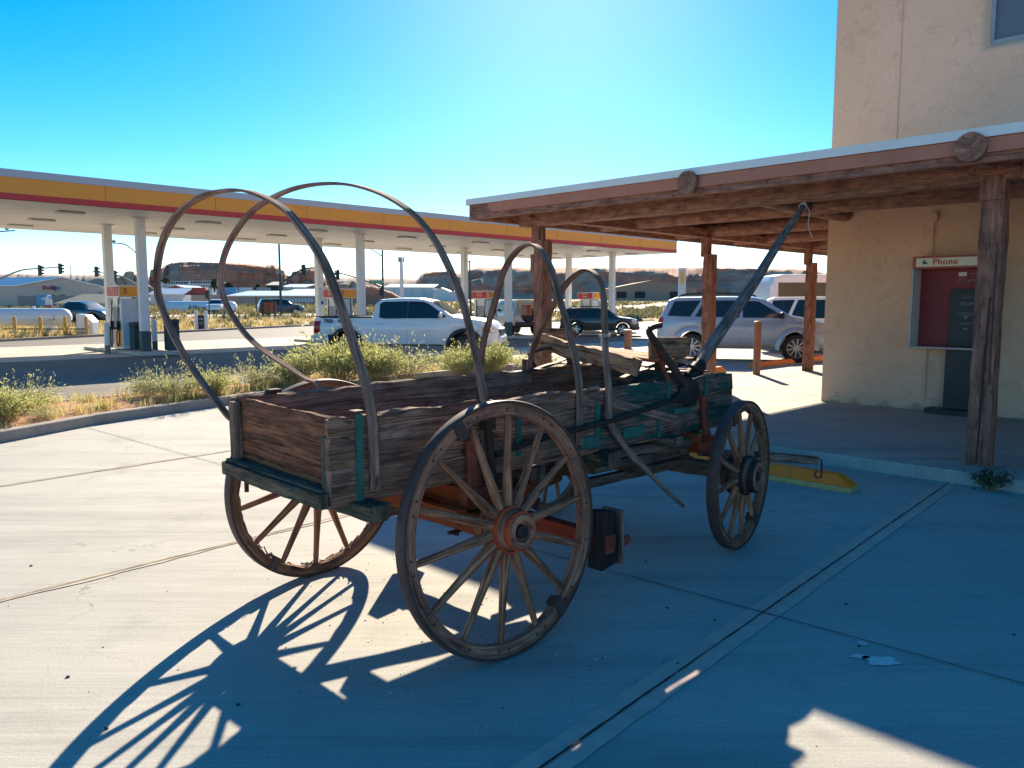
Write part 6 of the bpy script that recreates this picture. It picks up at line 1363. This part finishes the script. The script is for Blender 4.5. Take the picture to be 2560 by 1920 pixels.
for px, py, r, lab in ((1575, 787, .62, 'round grey green sage bush behind the dark car bonnet'), (1584, 800, .60, 'lower of the sage bushes behind the dark car bonnet'), (1500, 805, .5, 'small sage bush on the verge ahead of the dark car'), (925, 785, .75, 'sage bush seen between the column and pickup cab')):
    Y = 70 if px > 1200 else 75; p = Vector((xat(px, Y), Y, gz(Y))); o = thing('sage_bush', lab, 'bush', p, 0, 'sage bushes on the verge'); f_ = shrub_mass('foliage', [(0, 0, .05, r * 1.2)], M['sage'], int(px), '', 220); f_.parent = o
# dark trees beyond the motel
def tree(px, ytop, ybase, Y, r, label, sd):
    o = thing('dark_tree', label, 'tree', at(px, ybase, Y), 0, 'dark trees below the butte'); h = at(px, ytop, Y).z - o.location.z; rn = random.Random(sd)
    b = MB(); b.tube([(0, 0, -.5), (.1, 0, h * .5), (0, .1, h * .85)], [.35, .22, .08], 7); b.build('trunk', M['post_red'], o, smooth=60); b = MB()
    for k in range(420):
        f = rn.random() ** .8; rr = r * (1 - f * .75) * math.sqrt(rn.random()) * (1 + .3 * math.sin(f * 19 + sd)); a = rn.uniform(0, 6.28); c = Vector((math.cos(a) * rr, math.sin(a) * rr, h * (.15 + .85 * f))); l = r * rn.uniform(.08, .2); e = Vector((rn.gauss(0, 1), rn.gauss(0, 1), rn.gauss(0, .6))).normalized(); g = e.orthogonal().normalized(); b.face([c - e * l, c + g * l * .7, c + e * l, c - g * l * .7])
    b.build('crown', M['dark_leaf'], o)
for i, (px, yt, yb, r, lab) in enumerate(((536, 698, 727, 2.0, 'dark pointed tree at the end of the white motel'), (556, 706, 728, 2.6, 'broad dark tree right of the pointed tree'), (572, 708, 728, 2.4, 'dark round tree below the sunlit ledge'), (645, 711, 732, 1.8, 'dark tree left of the open pavilion'), (413, 697, 706, 2.0, 'dark tree behind the left end of the motel'), (775, 722, 738, 1.6, 'dark tree right of the pale grey shed'))): tree(px, yt, yb, 285, r, lab, i)
# ---------------------------------------------------------------- air between here and the mesas
b = MB(); b.box((0, 3500, 110), (12400, 7200, 224)); hz = b.build('haze', []); hz['kind'] = 'stuff'
hm = bpy.data.materials.new('haze'); hm.use_nodes = True; ht = hm.node_tree; ht.nodes.remove(ht.nodes['Principled BSDF'])
pv = ht.nodes.new('ShaderNodeVolumePrincipled'); pv.inputs['Color'].default_value = (.55, .74, 1.0, 1); pv.inputs['Density'].default_value = 0.000016; pv.inputs['Anisotropy'].default_value = 0.0
ht.links.new(pv.outputs[0], ht.nodes['Material Output'].inputs['Volume']); hz.data.materials.append(hm)
# ---------------------------------------------------------------- light, sky, camera
w = bpy.data.worlds.new('World'); SC.world = w; w.use_nodes = True; t = w.node_tree; bg = t.nodes['Background']
sky = t.nodes.new('ShaderNodeTexSky'); sky.sky_type = 'NISHITA'; sky.sun_disc = False; sky.sun_elevation = SUN_EL; sky.sun_rotation = SUN_AZ
sky.air_density = 1.0; sky.dust_density = .32; sky.ozone_density = 3.0; sky.altitude = 1300
hs = t.nodes.new('ShaderNodeHueSaturation'); hs.inputs['Saturation'].default_value = 1.5; hs.inputs['Hue'].default_value = .494
t.links.new(sky.outputs[0], hs.inputs['Color']); t.links.new(hs.outputs[0], bg.inputs['Color']); bg.inputs['Strength'].default_value = .078
sun = bpy.data.lights.new('sun', 'SUN'); sun.energy = 5.0; sun.angle = rad(.53); sun.color = (1, .85, .63)
so = bpy.data.objects.new('sun', sun); COL.objects.link(so)
d = Vector((math.sin(SUN_AZ) * math.cos(SUN_EL), math.cos(SUN_AZ) * math.cos(SUN_EL), math.sin(SUN_EL)))
so.rotation_euler = d.to_track_quat('Z', 'Y').to_euler()
cam = bpy.data.cameras.new('camera'); cam.sensor_width = 36; cam.lens = 36 * F_PX / 2560; cam.clip_end = 12000; cam.clip_start = .05
co = bpy.data.objects.new('camera', cam); COL.objects.link(co); co.location = (0, 0, EYE); co.rotation_euler = (rad(90) - PITCH, 0, 0)
SC.camera = co
vs = SC.view_settings; vs.view_transform = 'Standard'; vs.look = 'None'; vs.gamma = 1; vs.exposure = 1.38
SC.cycles.use_denoising = True; SC.cycles.max_bounces = 8; SC.cycles.transparent_max_bounces = 12
SC.render.film_transparent = False
